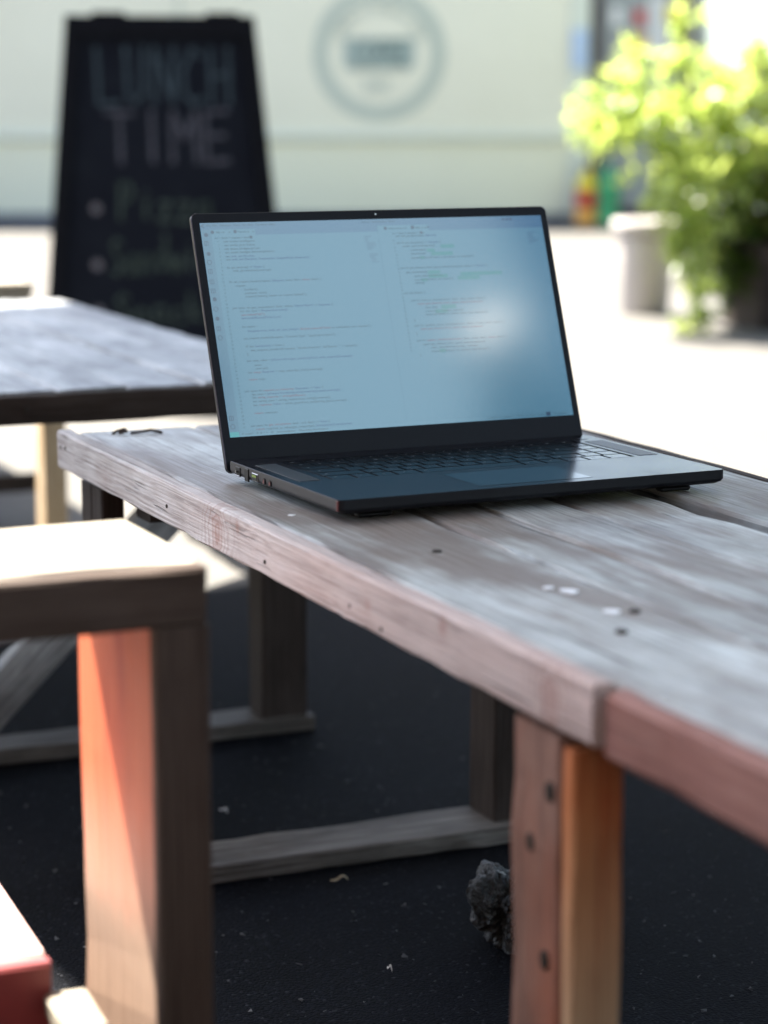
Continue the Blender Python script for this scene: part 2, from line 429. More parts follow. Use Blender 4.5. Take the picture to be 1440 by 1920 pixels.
fleck(.7085, 1.318, .0055, .0075, .1); fleck(.701, 1.333, .0035, .004, .5); fleck(.7045, 1.252, .0055, .006, .2); fleck(.6425, 1.66, .0032, .003, 0)
# a curl of pale wax-like scribble gouged near the far corner: short bent twigs of shaved wood
def shaving(pts, r):
    bmq = bmesh.new(); tube_bm(bmq, pts, r, 6); return bmq
for k, pts in enumerate(([(0, 0, 0), (.006, .004, .002), (.013, .0, .004), (.012, -.008, .003), (.004, -.008, .001)],
                         [(.016, -.008, .001), (.026, -.012, .002), (.036, -.010, .003), (.046, -.016, .001)])):
    link('wood_splinter', bm_mesh('wood_splinter', shaving(pts, .0016)), DARKWOOD, t, P(.645, 2.155, ZT+.0006))

# second table, behind the first
t2 = thing('low_wooden_table', 'blue-grey planked low table just behind the laptop, before the chalkboard', 'table', sl(.60, 2.50, 0), TYAW, ROW)
def P2(S, L, z): return (S-.60, L-.50-2.0, z)
xs = [(.33, .418), (.421, .510), (.513, .602), (.605, .690), (.693, .7735), (.7765, .865), (.8685, .952), (.955, 1.036)]
for i, (a, b) in enumerate(xs):
    board('plank', GREYBACK, t2, P2((a+b)/2, 3.135, ZT-.012+(.0003, -.0004, .0002, .0, .0006, -.0012, .0004, -.0006)[i]), (1.22+(.002, 0, -.003, 0, .004, -.004, .003, 0)[i], b-a, .024), 'L', .003, .001)
board('end_board', DARKWOOD, t2, P2(.683, 2.515, ZT-.0195), (.705, .018, .034), 'S', .002, .001)
board('end_board', DARKWOOD, t2, P2(.683, 3.755, ZT-.030), (.70, .018, .052), 'S')
for S in (.342, 1.028): board('side_board', DARKWOOD, t2, P2(S, 3.135, ZT-.043), (1.2, .016, .036), 'L')
board('leg', DARKWOOD, t2, P2(.40, 2.590, .2085), (.38, .05, .060), (0, -math.pi/2, 0), .002)
board('leg', DARKWOOD, t2, P2(.983, 2.590, .2085), (.38, .05, .060), (0, -math.pi/2, 0), .002)
board('leg', TANWOOD, t2, P2(.997, 3.69, .2), (.39, .05, .040), (0, -math.pi/2, 0), .002, label='pale tan rear leg')
board('leg', TANWOOD, t2, P2(.40, 3.69, .2), (.39, .05, .040), (0, -math.pi/2, 0), .002, label='pale tan rear leg')
board('foot_rail', RAILWOOD, t2, P2(.69, 2.592, .0135), (.66, .066, .019), 'S', .002, .001)
for S, z in ((.96, .432), (.65, .432)): nail(t2, *P2(S, 2.5055, z), rot=(math.pi/2, 0, 0))
# diagonal brace in the end frame
a, b = Vector(P2(.545, 2.548, .020)), Vector(P2(.905, 2.548, .375))
d = b-a; ang = math.atan2(d.z, d.x)
board('brace', GREYBACK, t2, (a+b)/2, (d.length, .026, .052), (0, -ang, 0), .002, label='pale grey diagonal brace')

# third table, far left
t3 = thing('low_wooden_table', 'farthest pale cream low table at the left, blurred and sunlit', 'table', sl(.62, 4.12, 0), TYAW, ROW)
for i in range(5):
    board('plank', PALEWOOD, t3, (.045+i*.095, .62, ZT-.012), (1.22, .091, .024), 'L')
for y in (.01, 1.23): board('end_board', PALEWOOD, t3, (.235, y, ZT-.046), (.46, .018, .042), 'S')
for x in (.012, .46): board('side_board', PALEWOOD, t3, (x, .62, ZT-.046), (1.2, .016, .042), 'L')
for x in (.05, .30):
    for y in (.06, 1.18): board('leg', TANWOOD, t3, (x, y, .202), (.4, .05, .04), (0, -math.pi/2, 0))
board('foot_rail', TANWOOD, t3, (.235, 1.18, .0135), (.46, .06, .019), 'S')
board('foot_rail', DARKWOOD, t3, (.245, .035, .073), (.53, .022, .034), 'S', label='dark raised stretcher board')

# ------------------------------------------------------------------ bench in the left foreground
b1 = thing('plank_bench', 'pale sunlit plank bench with an orange-stained board leg at the left', 'bench', sl(.431, 1.25, 0), TYAW)
ZB = .502
board('seat_plank', PALEWOOD, b1, (-.60, .0955, ZB-.008), (1.20, .145, .016), 'S', .002, .0008)
board('front_beam', ENDWOOD, b1, (-.60, .0115, ZB-.018), (1.20, .021, .034), 'S', .002, .0008)
board('back_beam', ENDWOOD, b1, (-.60, .155, ZB-.0265), (1.195, .021, .020), 'S', .002, .0008)
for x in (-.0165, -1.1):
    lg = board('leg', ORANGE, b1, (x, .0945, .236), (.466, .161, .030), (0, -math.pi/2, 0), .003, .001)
    board('end_strip', ENDWOOD, b1, (x, .0065, .2375), (.46, .012, .034), (0, -math.pi/2, 0), .002, .0006)

for x in (-.30, -.6): nail(b1, x, .0008, ZB-.012, rot=(math.pi/2, 0, 0))
for y in (.05, .12): nail(b1, -.018, y, ZB-.0003)

# low red step seat at the lower left
r1 = thing('red_step_seat', 'low red-painted seat with a pale side rail in the lower left corner', 'seat', sl(.35, 1.325, 0), TYAW-.04)
ZR = .45-.207
board('seat_plank', plain('pale_red_paint', (.62, .40, .36), .5, .5, 0, .15, 18), r1, (-.125, .132, ZR-.009), (.25, .232, .018), 'S', .003, .0006)  # seat top paler red than the front board
board('front_board', REDPAINT, r1, (-.126, .007, ZR-.0645), (.252, .014, .127), 'S', .002, .0005)
board('side_board', REDPAINT, r1, (-.006, .125, ZR-.05), (.222, .012, .062), 'L', .002, .0005)
for x in (-.03, -.22):
    for y in (.03, .21): board('leg', REDPAINT, r1, (x, y, (ZR-.02)/2+.002), (ZR-.02, .028, .028), (0, -math.pi/2, 0))
board('side_rail', PALEWOOD, r1, (.0075, -.105, ZR-.028), (.205, .026, .016), 'L', .002, .0006, label='pale unpainted rail running along its right side')
# ------------------------------------------------------------------ laptop
W2 = .179; DP = .2324; LYAW = .4495
lap = thing('laptop', 'open black laptop showing lines of program code on its blue-lit screen', 'laptop', (.1263, 1.8159, ZT+.0008), LYAW)
BLACK = plain('black_anodised_metal', (.006, .007, .010), .4, .2, 0, .12, 400)
def deck_mat():
    M = NT('satin_black_deck'); v = M.coord(randoff=False)
    M.l(M.ramp(M.noise(v, 900, 2), [(.3, (.011, .012, .015)), (.7, (.017, .018, .022))]), M.b.inputs['Base Color'])
    M.l(M.ramp(M.noise(v, 14, 5, .6), [(.3, .15), (.62, .19), (.8, .27)]), M.b.inputs['Roughness'])
    M.b.inputs['Specular IOR Level'].default_value = .05
    return M.m
DECK = deck_mat()
SIDEM = plain('grey_black_side', (.020, .020, .023), .45, .4, .1, .15, 300)
BEZ = plain('black_bezel', (.006, .0075, .012), .45, .12, 0, .1, 300)
KEYM = plain('black_keycap', (.006, .006, .008), .22, .2, 0, .15, 300)
PADM = plain('touchpad_surface', (.010, .011, .014), .15, .2, 0, .1, 300)
GRILL = plain('speaker_grille_surface', (.030, .031, .034), .45, .5, 0, .4, 900)
DARK = plain('dark_socket', (.004, .004, .005), .5, .3)
STEEL = plain('socket_steel', (.28, .28, .28), .3, .5, 1.0)
GREENPL = plain('green_socket_tongue', (.16, .24, .03), .5)
REDPL = plain('red_socket_ring', (.09, .015, .014), .5)

# bottom shell: rounded-off underside
bm = bmesh.new()
prof = [(.0, .0178), (.0, .0105), (.0012, .0082), (.0045, .0062), (.011, .0050), (.022, .0046)]   # inset, z
rings = []
def rrect(hw, y0, y1, r, z, n=6):
    pts = []
    for (cx, cy, a0) in ((hw-r, y0+r, -90), (hw-r, y1-r, 0), (-hw+r, y1-r, 90), (-hw+r, y0+r, 180)):
        for k in range(n+1):
            a = math.radians(a0+90*k/n); pts.append(Vector((cx+r*math.cos(a), cy+r*math.sin(a), z)))
    return pts
for (ins, z) in prof:
    rings.append([bm.verts.new(p) for p in rrect(W2-ins, ins, DP-.0036-ins*.3, .0055, z)])
n_ = len(rings[0])
for a, b in zip(rings, rings[1:]):
    for i in range(n_): bm.faces.new((b[i], b[(i+1) % n_], a[(i+1) % n_], a[i]))
bm.faces.new(rings[-1][::-1])
bmesh.ops.recalc_face_normals(bm, faces=bm.faces)
me = bm_mesh('base_shell', bm)
base = link('base_shell', me, SIDEM, lap)
# the front edge is darker than the sides
me.materials.append(BLACK)
for p in me.polygons:
    if p.normal.y < -.6 or p.normal.z < -.5: p.material_index = 1
# deck plate with the keyboard well cut out
KX0, KX1, KY0, KY1 = -.1415, .1490, .0955, .2015
bm = bmesh.new()
outer = rrect(W2-.0008, .0008, DP-.0042, .0050, .018)
inner = [Vector((KX1, KY0, .018)), Vector((KX1, KY1, .018)), Vector((KX0, KY1, .018)), Vector((KX0, KY0, .018))]
vo_ = [bm.verts.new(p) for p in outer]; vi_ = [bm.verts.new(p) for p in inner]
m_ = 7
for q in range(4):                      # corner groups q: SE, NE, NW, SW
    grp = vo_[q*m_:(q+1)*m_]
    for k in range(m_-1): bm.faces.new((grp[k], grp[k+1], vi_[q]))
    nx = vo_[((q+1) % 4)*m_]
    bm.faces.new((grp[-1], nx, vi_[(q+1) % 4], vi_[q]))
# chamfer down to the shell
lo = [bm.verts.new(p) for p in rrect(W2+.0001, -.0001, DP-.0035, .0056, .01715)]
for i in range(len(vo_)): bm.faces.new((lo[i], lo[(i+1) % len(lo)], vo_[(i+1) % len(vo_)], vo_[i]))
# well
wb = [bm.verts.new(p-Vector((0, 0, .0016))) for p in inner]
for i in range(4): bm.faces.new((vi_[i], vi_[(i+1) % 4], wb[(i+1) % 4], wb[i]))
bm.faces.new(wb)
bmesh.ops.recalc_face_normals(bm, faces=bm.faces)
deck = link('palm_rest', bm_mesh('palm_rest', bm), DECK, lap)
kb = link('keyboard', box_mesh('keyboard', (KX1-KX0-.001, KY1-KY0-.001, .0003)), DARK, lap, ((KX0+KX1)/2, (KY0+KY1)/2, .0167))
keycache = {}
def key(x, y, wx, wy):
    k = (round(wx, 4), round(wy, 4))
    if k not in keycache:
        bmk = bmesh.new(); vs_ = box_bm(bmk, (0, 0, 0), (wx, wy, .0013))
        topv = [v for v in bmk.verts if v.co.z > 0]
        bmesh.ops.bevel(bmk, geom=[e for e in bmk.edges if all(v.co.z > 0 for v in e.verts)], offset=.0003, segments=1, affect='EDGES')
        keycache[k] = bm_mesh('key', bmk); keycache[k].materials.append(KEYM)
    o = bpy.data.objects.new('key', keycache[k]); C.objects.link(o); o.parent = kb
    o.location = (x-kb.location.x, y-kb.location.y, .0178-kb.location.z-.0007)
    return o
ROWS = [(.1895, .2000, [1]*16), (.1713, .1885, [1]*13+[2, 1]), (.1530, .1702, [1.5]+[1]*12+[1.5, 1]), (.1347, .1519, [1.8]+[1]*11+[2.2, 1]), (.1164, .1336, [2.3]+[1]*10+[1.7, 1, 1]), (.0970, .1153, [1.2, 1, 1, 1.2, 5.2, 1.1, 1.1, 1.15, 1.1, 1.15])]
G = .0024
for (y0, y1, ws) in ROWS:
    tot = sum(ws); u = (KX1-KX0-.003)/tot; x = KX0+.0015
    for wu in ws:
        key(x+wu*u/2, (y0+y1)/2, wu*u-G, y1-y0-.0012); x += wu*u
# white key legends that show as tiny glints (flat print)
LEG = NT('pale_key_print'); LEG.set(Roughness=.5); LEG.b.inputs['Base Color'].default_value = (.10, .105, .11, 1)
bm = bmesh.new()
for (y0, y1, ws) in ROWS:
    tot = sum(ws); u = (KX1-KX0-.003)/tot; x = KX0+.0015
    for wu in ws:
        cx = x+min(wu*u/2, .008)+rnd.uniform(-.002, .001); cy = (y0+y1)/2+rnd.uniform(-.001, .003); a_ = rnd.uniform(.0008, .0021)
        for sgn in ((-a_, -.0005, a_, .0005), (-.0005, -a_, .0004, a_*.6)):
            q = [bm.verts.new((cx+sgn[i], cy+sgn[j], .01778)) for i, j in ((0, 1), (2, 1), (2, 3), (0, 3))]; bm.faces.new(q)
        x += wu*u
lg = link('key_print', bm_mesh('key_print', bm), LEG.m, lap); stuff(lg)
link('speaker_grille', box_mesh('speaker_grille', (.019, .094, .0004), .00015), GRILL, lap, (.1640, .1445, .01810))
link('speaker_grille', bpy.data.meshes['speaker_grille'], GRILL, lap, (-.1600, .1445, .01810))
link('power_button', box_mesh('power_button', (.014, .008, .0005), .0002), KEYM, lap, (.158, .2075, .0181))
link('touchpad', box_mesh('touchpad', (.105, .066, .0003), .0001), PADM, lap, (.004, .0465, .01805))
for x in (-.14, .14):
    for y in (.02, .2): link('rubber_foot', box_mesh('rubber_foot', (.03, .010, .0042), .0015), DARK, lap, (x, y, .0022))
# sockets on the left side
def socket(name, y, z, wy, hz, mat, inset=.0003):
    return link(name, box_mesh(name, (.0016, wy, hz), .0005), mat, lap, (-W2+.0003-inset, y, z))
dc = socket('power_socket', .206, .0115, .0105, .0078, DARK)
link('pin', disc_mesh('pin', .0012, .003, 10), STEEL, dc, (-.0012, 0, 0), (0, math.pi/2, 0))
rim = link('rim', box_mesh('rim', (.0016, .0098, .0011), .0003), STEEL, dc, (-.0004, 0, -.0037))
socket('vent_slot', .1865, .0112, .0085, .0112, DARK)
us = socket('usb_socket', .1685, .0118, .0132, .0066, STEEL, .0002)
link('socket_mouth', box_mesh('socket_mouth', (.0016, .0118, .0052)), DARK, us, (-.0003, 0, .0001))
link('socket_tongue', box_mesh('socket_tongue', (.0016, .009, .0020)), GREENPL, us, (-.0006, 0, .0010))
for y in (.1485, .1360):
    jk = link('audio_socket', disc_mesh('audio_socket', .0028, .0012, 16), DARK, lap, (-W2-.0002, y, .0112), (0, math.pi/2, 0))
    link('socket_ring', disc_mesh('socket_ring', .0017, .0010, 12), REDPL, jk, (0, 0, -.0004))
cm = socket('corner_marker', .0035, .0130, .0030, .0085, REDPL, 0)

# lid
TH = .3502
H0 = Vector((0, DP-.0016, .0066))
LID_R = Matrix.Rotation(-TH, 3, 'X') @ Matrix.Rotation(math.pi/2, 3, 'X')   # lid x right, y up the lid, z towards the user
lid_rot = LID_R.to_euler()
HL = .0308+.1935+.0091
bm = bmesh.new()
def rr2(hw, y0, y1, r, z): return [Vector((p.x, p.y, z)) for p in rrect(hw, y0, y1, r, z, 6)]
pl = [(W2-.0006, .0006, HL-.0006, .0048, 0.0), (W2, 0, HL, .0054, -.0007), (W2, 0, HL, .0054, -.0050), (W2-.0012, .0012, HL-.0012, .0045, -.0062)]
rings = [[bm.verts.new(p) for p in rr2(*q)] for q in pl]
for a, b in zip(rings, rings[1:]):
    for i in range(len(a)): bm.faces.new((b[i], b[(i+1) % len(a)], a[(i+1) % len(a)], a[i]))
bm.faces.new(rings[0]); bm.faces.new(rings[-1][::-1])
bmesh.ops.recalc_face_normals(bm, faces=bm.faces)
lid = link('lid', bm_mesh('lid', bm), BLACK, lap, H0, lid_rot)
lid.data.materials.append(BEZ)
for p in lid.data.polygons:
    if p.normal.z > .9: p.material_index = 1
RIMM = plain('worn_lid_rim', (.085, .075, .085), .35, .5, .6, .2, 200)
bm = bmesh.new()
tube_bm(bm, [(-W2-.0001, .004, -.0006), (-W2-.0001, HL-.006, -.0006), (-W2+.0012, HL-.0022, -.0006), (-W2+.0048, HL-.0001, -.0006)], .00055, 6)
link('rim_edge', bm_mesh('rim_edge', bm), RIMM, lid)
wc = link('webcam', disc_mesh('webcam', .0016, .0006, 16), DARK, lid, (0, HL-.0046, .0001))
link('lens_glint', disc_mesh('lens_glint', .0008, .0003, 10), STEEL, wc, (.0002, .0002, .0003))
for x in (-.125, .125):
    hb = bmesh.new(); bmesh.ops.create_cone(hb, cap_ends=True, segments=16, radius1=.0042, radius2=.0042, depth=.05)
    link('hinge', bm_mesh('hinge', hb), BLACK, lap, (x, DP-.0005, .0115), (0, math.pi/2, 0))

# screen: gives off its own light, under a satin anti-glare surface
SW, SH = .3440, .1935
def screen_mat(name, col, var=0.0):
    M = NT(name); M.set(Roughness=.09); M.b.inputs['Base Color'].default_value = (.01, .01, .012, 1)
    M.b.inputs['Specular IOR Level'].default_value = .5
    e = tuple(c/GAIN for c in col)
    M.b.inputs['Emission Color'].default_value = (e[0], e[1], e[2], 1); M.b.inputs['Emission Strength'].default_value = SCREEN_K
    return M.m
SCREEN_K = 1.0
M_BG = screen_mat('screen_page', (0.058, 0.168, 0.262))
M_SIDE = screen_mat('screen_side_strip', (0.046, 0.136, 0.225))
M_TOP = screen_mat('screen_top_strip', (0.036, 0.115, 0.22))
M_TXT = screen_mat('screen_text_slate', (0.008, 0.028, 0.052))
M_TXT2 = screen_mat('screen_text_blue', (0.004, 0.022, 0.125))
M_TXT3 = screen_mat('screen_text_plum', (0.13, 0.018, 0.045))
M_TEAL = screen_mat('screen_highlight_teal', (0.012, 0.15, 0.18))
M_ICON = screen_mat('screen_icon_blue', (0.005, 0.028, 0.08))
M_GREEN = screen_mat('screen_badge_teal', (.010, .240, .270))
M_MINI = screen_mat('screen_minimap_blue', (0.034, 0.105, 0.19))
scr = link('screen', box_mesh('screen', (SW, SH, .0006)), M_BG, lap)
scr.rotation_euler = lid_rot
scr.location = H0 + LID_R @ Vector((0, .0308+SH/2, .0001))
def layer(name, mat, vs_, fs, z):
    me = bpy.data.meshes.new(name); me.from_pydata([(v[0]/1000, v[1]/1000-SH/2, .0003+z) for v in vs_], [], fs); me.update()
    return link(name, me, mat, scr)
class Flat:
    def __init__(s): s.v = []; s.f = []
    def rect(s, x0, y0, x1, y1):
        b = len(s.v); s.v += [(x0, y0), (x1, y0), (x1, y1), (x0, y1)]; s.f.append((b, b+1, b+2, b+3))
    def disc(s, x, y, r, n=12, ri=0.0):
        b = len(s.v)
        if ri:
            for k in range(n):
                a = 2*math.pi*k/n; s.v += [(x+r*math.cos(a), y+r*math.sin(a)), (x+ri*math.cos(a), y+ri*math.sin(a))]
            for k in range(n):
                q = (k+1) % n; s.f.append((b+2*k, b+2*q, b+2*q+1, b+2*k+1))
        else:
            s.v += [(x+r*math.cos(2*math.pi*k/n), y+r*math.sin(2*math.pi*k/n)) for k in range(n)]; s.f.append(tuple(range(b, b+n)))
    def text(s, t, x, y, size, width=None):
        vs_, fs = text_geo(t, size, width); b = len(s.v)
        s.v += [(x+v.x, y+v.y) for v in vs_]; s.f += [tuple(i+b for i in f) for f in fs]
    def out(s, name, mat, z): return layer(name, mat, s.v, s.f, z)
g = Flat(); g.rect(-172, .2, -162.6, 187.3); g.out('side_strip', M_SIDE, .00004)
g = Flat(); g.rect(-172, 187.3, 172, 193.4); g.rect(-120.5, 181.8, -.6, 187.1); g.rect(52, 181.8, 172, 187.1); g.out('top_strip', M_TOP, .00004)
g = Flat(); g.rect(-.5, 4.8, -.1, 187); g.rect(-162.5, 4.4, 172, 4.7); g.out('divider', M_SIDE, .00006)
CODE = [
(-152.1, 176.4, 30.0, 'use crate::configure;'),
(-151.6, 172.9, 29.0, 'use serde_json::Value;'),
(-152.1, 169.5, 34.1, 'use wasm_bindgen::JsCast;'),
(-152.1, 166.3, 47.5, 'use wasm_bindgen_futures::JsFuture;'),
(-152.1, 162.7, 27.9, 'use web_sys::Window;'),
(-152.0, 159.8, 80.1, 'use web_sys::{Request, RequestInit, RequestMode, Response};'),
(-152.1, 152.4, 35.6, 'fn get_window() -> Window {'),
(-147.0, 149.4, 36.2, 'web_sys::window().unwrap()'),
(-152.1, 139.3, 88.5, 'fn set_request_header(request: &Request, name: &str, value: &str) {'),
(-146.5, 135.7, 9.1, 'request'),
(-139.5, 132.1, 13.2, '.headers()'),
(-139.5, 128.7, 21.4, '.set(name, value)'),
(-139.4, 125.7, 59.6, '.expect("setting header on request failed");'),
(-152.6, 115.5, 96.8, 'pub async fn get_request(url: &str, token: Option<&str>) -> Response {'),
(-146.0, 112.4, 46.0, 'let mut opts = RequestInit::new();'),
(-145.5, 109.0, 22.9, 'opts.method("GET");'),
(-145.9, 106.1, 38.2, 'opts.mode(RequestMode::Cors);'),
(-146.1, 98.3, 14.7, 'let request ='),
(-141.1, 94.2, 119.9, 'Request::new_with_str_and_init(url, &opts).expect("failed to initialize new request");'),
(-146.2, 87.7, 88.6, 'set_request_header(&request, "Content-Type", "application/json");'),
(-145.7, 80.4, 37.1, 'if let Some(token) = token {'),
(-141.2, 76.8, 103.4, 'set_request_header(&request, "Authorization", &("Bearer " + token));'),
(-145.3, 73.2, 1.5, '}'),
(-146.2, 67.4, 101.6, 'let resp_value = JsFuture::from(get_window().fetch_with_request(&request))'),
(-140.2, 63.3, 7.1, '.await'),
(-139.7, 60.3, 12.7, '.unwrap();'),
(-146.8, 56.9, 71.7, 'let resp: Response = resp_value.dyn_into().unwrap();'),
(-146.7, 50.6, 15.7, 'return resp;'),
(-152.3, 40.3, 75.2, 'pub async fn respond_to_value(resp: Response) -> Value {'),
(-146.2, 37.1, 85.2, 'let json = JsFuture::from(resp.json().unwrap()).await.unwrap();'),
(-146.1, 34.2, 50.9, 'let string_response = stringify(&json);'),
(-146.1, 30.9, 74.7, 'let string_json = string_response.as_string().unwrap();'),
(-146.1, 27.5, 89.9, 'let response: Value = serde_json::from_str(&string_json).unwrap();'),
(-146.2, 20.3, 22.2, 'return response;'),
(-151.4, 9.2, 75.6, 'pub async fn get_value(token: &str, url: &str) -> Value {'),
(-146.9, 6.0, 92.4, 'return respond_to_value(get_request(url, Some(token)).await).await'),
(17.1, 177.1, 41.6, 'use web_sys::{Document, Element};'),
(17.1, 170.6, 44.9, 'pub fn get_document() -> Document {'),
(22.6, 167.4, 32.8, 'web_sys::window()'),
(29.6, 163.6, 15.8, '.unwrap()'),
(29.0, 160.1, 15.8, '.document()'),
(28.8, 156.1, 65.2, '.expect("should have a document on window");'),
(17.0, 146.8, 89.9, 'pub fn get_element_from_query_selector(selector: &str) -> Element {'),
(22.2, 142.6, 20.8, 'get_document()'),
(29.2, 138.9, 29.6, '.query_selector(selector)'),
(28.6, 135.3, 40.6, '.expect("element not found")'),
(29.2, 132.3, 9.8, '.unwrap()'),
(16.8, 123.1, 21.2, 'pub mod element {'),
(22.7, 115.9, 76.6, 'pub fn remove_class(selector: &str, class_name: &str) {'),
(28.6, 112.7, 67.3, 'super::get_element_from_query_selector(selector)'),
(35.1, 108.9, 13.1, '.class_list()'),
(35.0, 105.4, 39.1, '.remove_1(class_name)'),
(34.5, 102.4, 65.2, '.expect("failed to remove class from element");'),
(22.3, 97.3, 1.6, '}'),
(22.0, 92.3, 92.8, 'pub fn update_inner_html(selector: &str, inner_html: &str) {'),
(27.4, 89.1, 64.4, 'super::get_element_from_query_selector(selector)'),
(22.3, 84.8, 1.7, '}'),
(22.3, 78.3, 92.8, 'pub fn update_attribute(selector: &str, name: &str, value: &str) {'),
(27.7, 74.5, 64.3, 'super::get_element_from_query_selector(selector)'),
(35.3, 71.2, 47.8, '.set_attribute(name, value)'),
(34.1, 67.7, 62.3, '.expect("failed to update attribute");'),
(22.7, 64.3, 1.6, '}')]
a, b, c = Flat(), Flat(), Flat()
for i, (x, y, wd, t_) in enumerate(CODE):
    words = t_.split(' '); tot = max(1, len(t_)); cx = x
    for k, wrd in enumerate(words):
        ww = wd*len(wrd)/tot
        low = wrd.lower()
        tgt = b if (wrd[:1].isupper() or 'Request' in wrd or 'Window' in wrd) else (c if any(q in low for q in ('resp', 'opts', 'string', 'return', 'value', 'selector', 'await', 'token')) and (i*7+k) % 2 else a)
        tgt.text(wrd, cx, y-1.0, 2.75, ww); cx += wd*(len(wrd)+1)/tot
for i in range(52):                      # line numbers
    y = 176.4-3.36*i
    if y > 6: a.text(str(i+1), -158.6+(1.2 if i < 9 else 0), y-.9, 2.1)
for i in range(32):
    y = 173.0-3.36*i
    a.text(str(i+6), 14.0 if y > 60 else 14.4, y-.9, 2.0)
for (t_, x, y, wd) in (('File  Edit  Selection  View  Go  Run  Terminal  Help', -166.5, 190.2, 66), ('main.rs - wasm-project - Editor', -15, 190.2, 34), ('lib.rs   x', -158, 184, 14), ('fetch.rs   x', -136.6, 184, 15), ('src > fetch > request > send', -160, 178.7, 33), ('element.rs', 10.5, 183.6, 19), ('lib.rs', 38, 183.6, 12), ('src > dom > element > lib.rs', 14, 178.8, 33), ('P main*   0  0 1 1   O   rust-analyzer   Checking workspace', -160.5, 1.6, 82), ('Ln 54, Col 2   Spaces: 4   UTF-8   LF   Rust   Format', 82, 1.6, 60), ('Prettier', 151, 1.6, 16)):
    a.text(t_, x, y, 2.5, wd)
for f_, m_ in ((a, M_TXT), (b, M_TXT2), (c, M_TXT3)): stuff(f_.out('code_text', m_, .00011))
g = Flat()
for (x0, y1, x1, y0) in ((61.5, 167.9, 75.3, 164.5), (50.5, 161.0, 73.0, 157.6), (46.6, 164.2, 54.8, 161.2), (44.2, 143.4, 56.8, 140.2), (44.1, 139.7, 63.9, 136.4), (77.6, 140.9, 121.0, 137.6), (74.2, 137.2, 96.8, 133.8), (52.4, 110.5, 67.6, 107.2), (45.7, 106.6, 58.2, 103.2), (36.4, 136.1, 42.5, 133.4), (38.9, 157.4, 42.8, 154.6), (43.7, 69.3, 49.7, 66.0)):
    g = Flat(); g.rect(x0, y0, x1, y1); g.out('highlight_block', M_TEAL, .00008)
pass
for i, (x, y) in enumerate([(-170.0, 190.6), (-167.4, 182.6), (-168.4, 174.9), (-167.6, 165.3), (-168.0, 157.6), (-168.4, 149.4), (-168.2, 139.9), (-168.3, 131.6), (-168.0, 124.0), (-168.2, 115.2), (-168.0, 106.5), (-168.2, 97.4), (-168.0, 89.2), (-168.4, 16.9), (-168.2, 9.4)]):
    g = Flat()
    if i in (1, 3, 8, 10): g.disc(x, y, 1.9, 12)
    elif i in (4, 9, 12, 14): g.disc(x, y, 2.3, 14, 1.7)
    elif i in (0,):
        b0 = len(g.v); g.v += [(x-2, y+.2), (x+1.6, y+2.0), (x+1.6, y+1.1), (x-.4, y+.2), (x+1.6, y-.7), (x+1.6, y-1.6)]; g.f += [(b0, b0+3, b0+2, b0+1), (b0, b0+5, b0+4, b0+3)]
    else:
        for q in ((-2, -2, 2, -1.5), (-2, 1.5, 2, 2), (-2, -1.5, -1.5, 1.5), (1.5, -1.5, 2, 1.5), (-.3, -1.5, .2, 1.5)): g.rect(x+q[0], y+q[1], x+q[2], y+q[3])
    g.out('icon', M_ICON, .00010)
for (x, y, r) in ((-161.2, 184.9, 1.7), (-139.6, 185.0, 1.7), (-125.2, 179.6, 1.5), (7.9, 184.5, 1.7), (35.6, 184.8, 1.9), (51.6, 184.8, 1.0), (43.9, 179.6, 1.4)): g = Flat(); g.disc(x, y, r, 10); g.out('icon', M_ICON, .00010)
g = Flat()
g.rect(143.2, .7, 148.0, 4.3); g.out('icon', M_ICON, .00010)
for x in (130, 134, 138): g = Flat(); g.rect(x, 189.3, x+2.2, 191.6); g.out('icon', M_ICON, .00010)
g = Flat(); g.rect(-172, .1, -163.2, 4.6); g.out('status_badge', M_GREEN, .00008)
g = Flat()
for i in range(17):
    y = 177-1.5*i
    if i in (9, 10): continue
    xx = -14.7+(1.2 if i > 3 else 0)+(1.6 if i > 10 else 0)+(1.5 if i > 13 else 0)
    g.rect(xx, y, xx+rnd.uniform(3, 10), y+.75)
for i in range(8):
    y = 177-1.5*i; g.rect(154.3+.4*(i > 1), y, 156+rnd.uniform(2, 9), y+.75)
stuff(g.out('minimap', M_MINI, .00008))

# ------------------------------------------------------------------ chalkboard A-frame
cb = thing('chalkboard_sign', 'black A-frame chalkboard chalked LUNCH TIME with a bulleted list', 'chalkboard', (-.592, 6.15, 0), .15)
BOARDM = NT('black_chalkboard'); v_ = BOARDM.coord(randoff=False, scale=(3, 3, 3))
BOARDM.l(BOARDM.ramp(BOARDM.noise(v_, 3, 6, .65), [(.35, (.0065, .0085, .0145)), (.6, (.0085, .011, .0175)), (.8, (.012, .016, .022))]), BOARDM.b.inputs['Base Color']); BOARDM.set(Roughness=.85); BOARDM.b.inputs['Specular IOR Level'].default_value = .1
FRAMEM = plain('black_frame_wood', (.006, .007, .010), .8, .1, 0, .2, 40)
CHALK = [plain('chalk_dusty_blue', (.045, .066, .082), .95, .1, 0, .5, 90), plain('chalk_dusty_white', (.068, .072, .092), .95, .1, 0, .5, 90), plain('chalk_dusty_green', (.045, .064, .058), .95, .1, 0, .5, 90), plain('chalk_bright_white', (.13, .13, .155), .95, .1, 0, .3, 90)]
HB = 1.006; TAP = .086; WT = .248; LEAN = .19
def cbx(z): return WT + TAP*(HB-z)
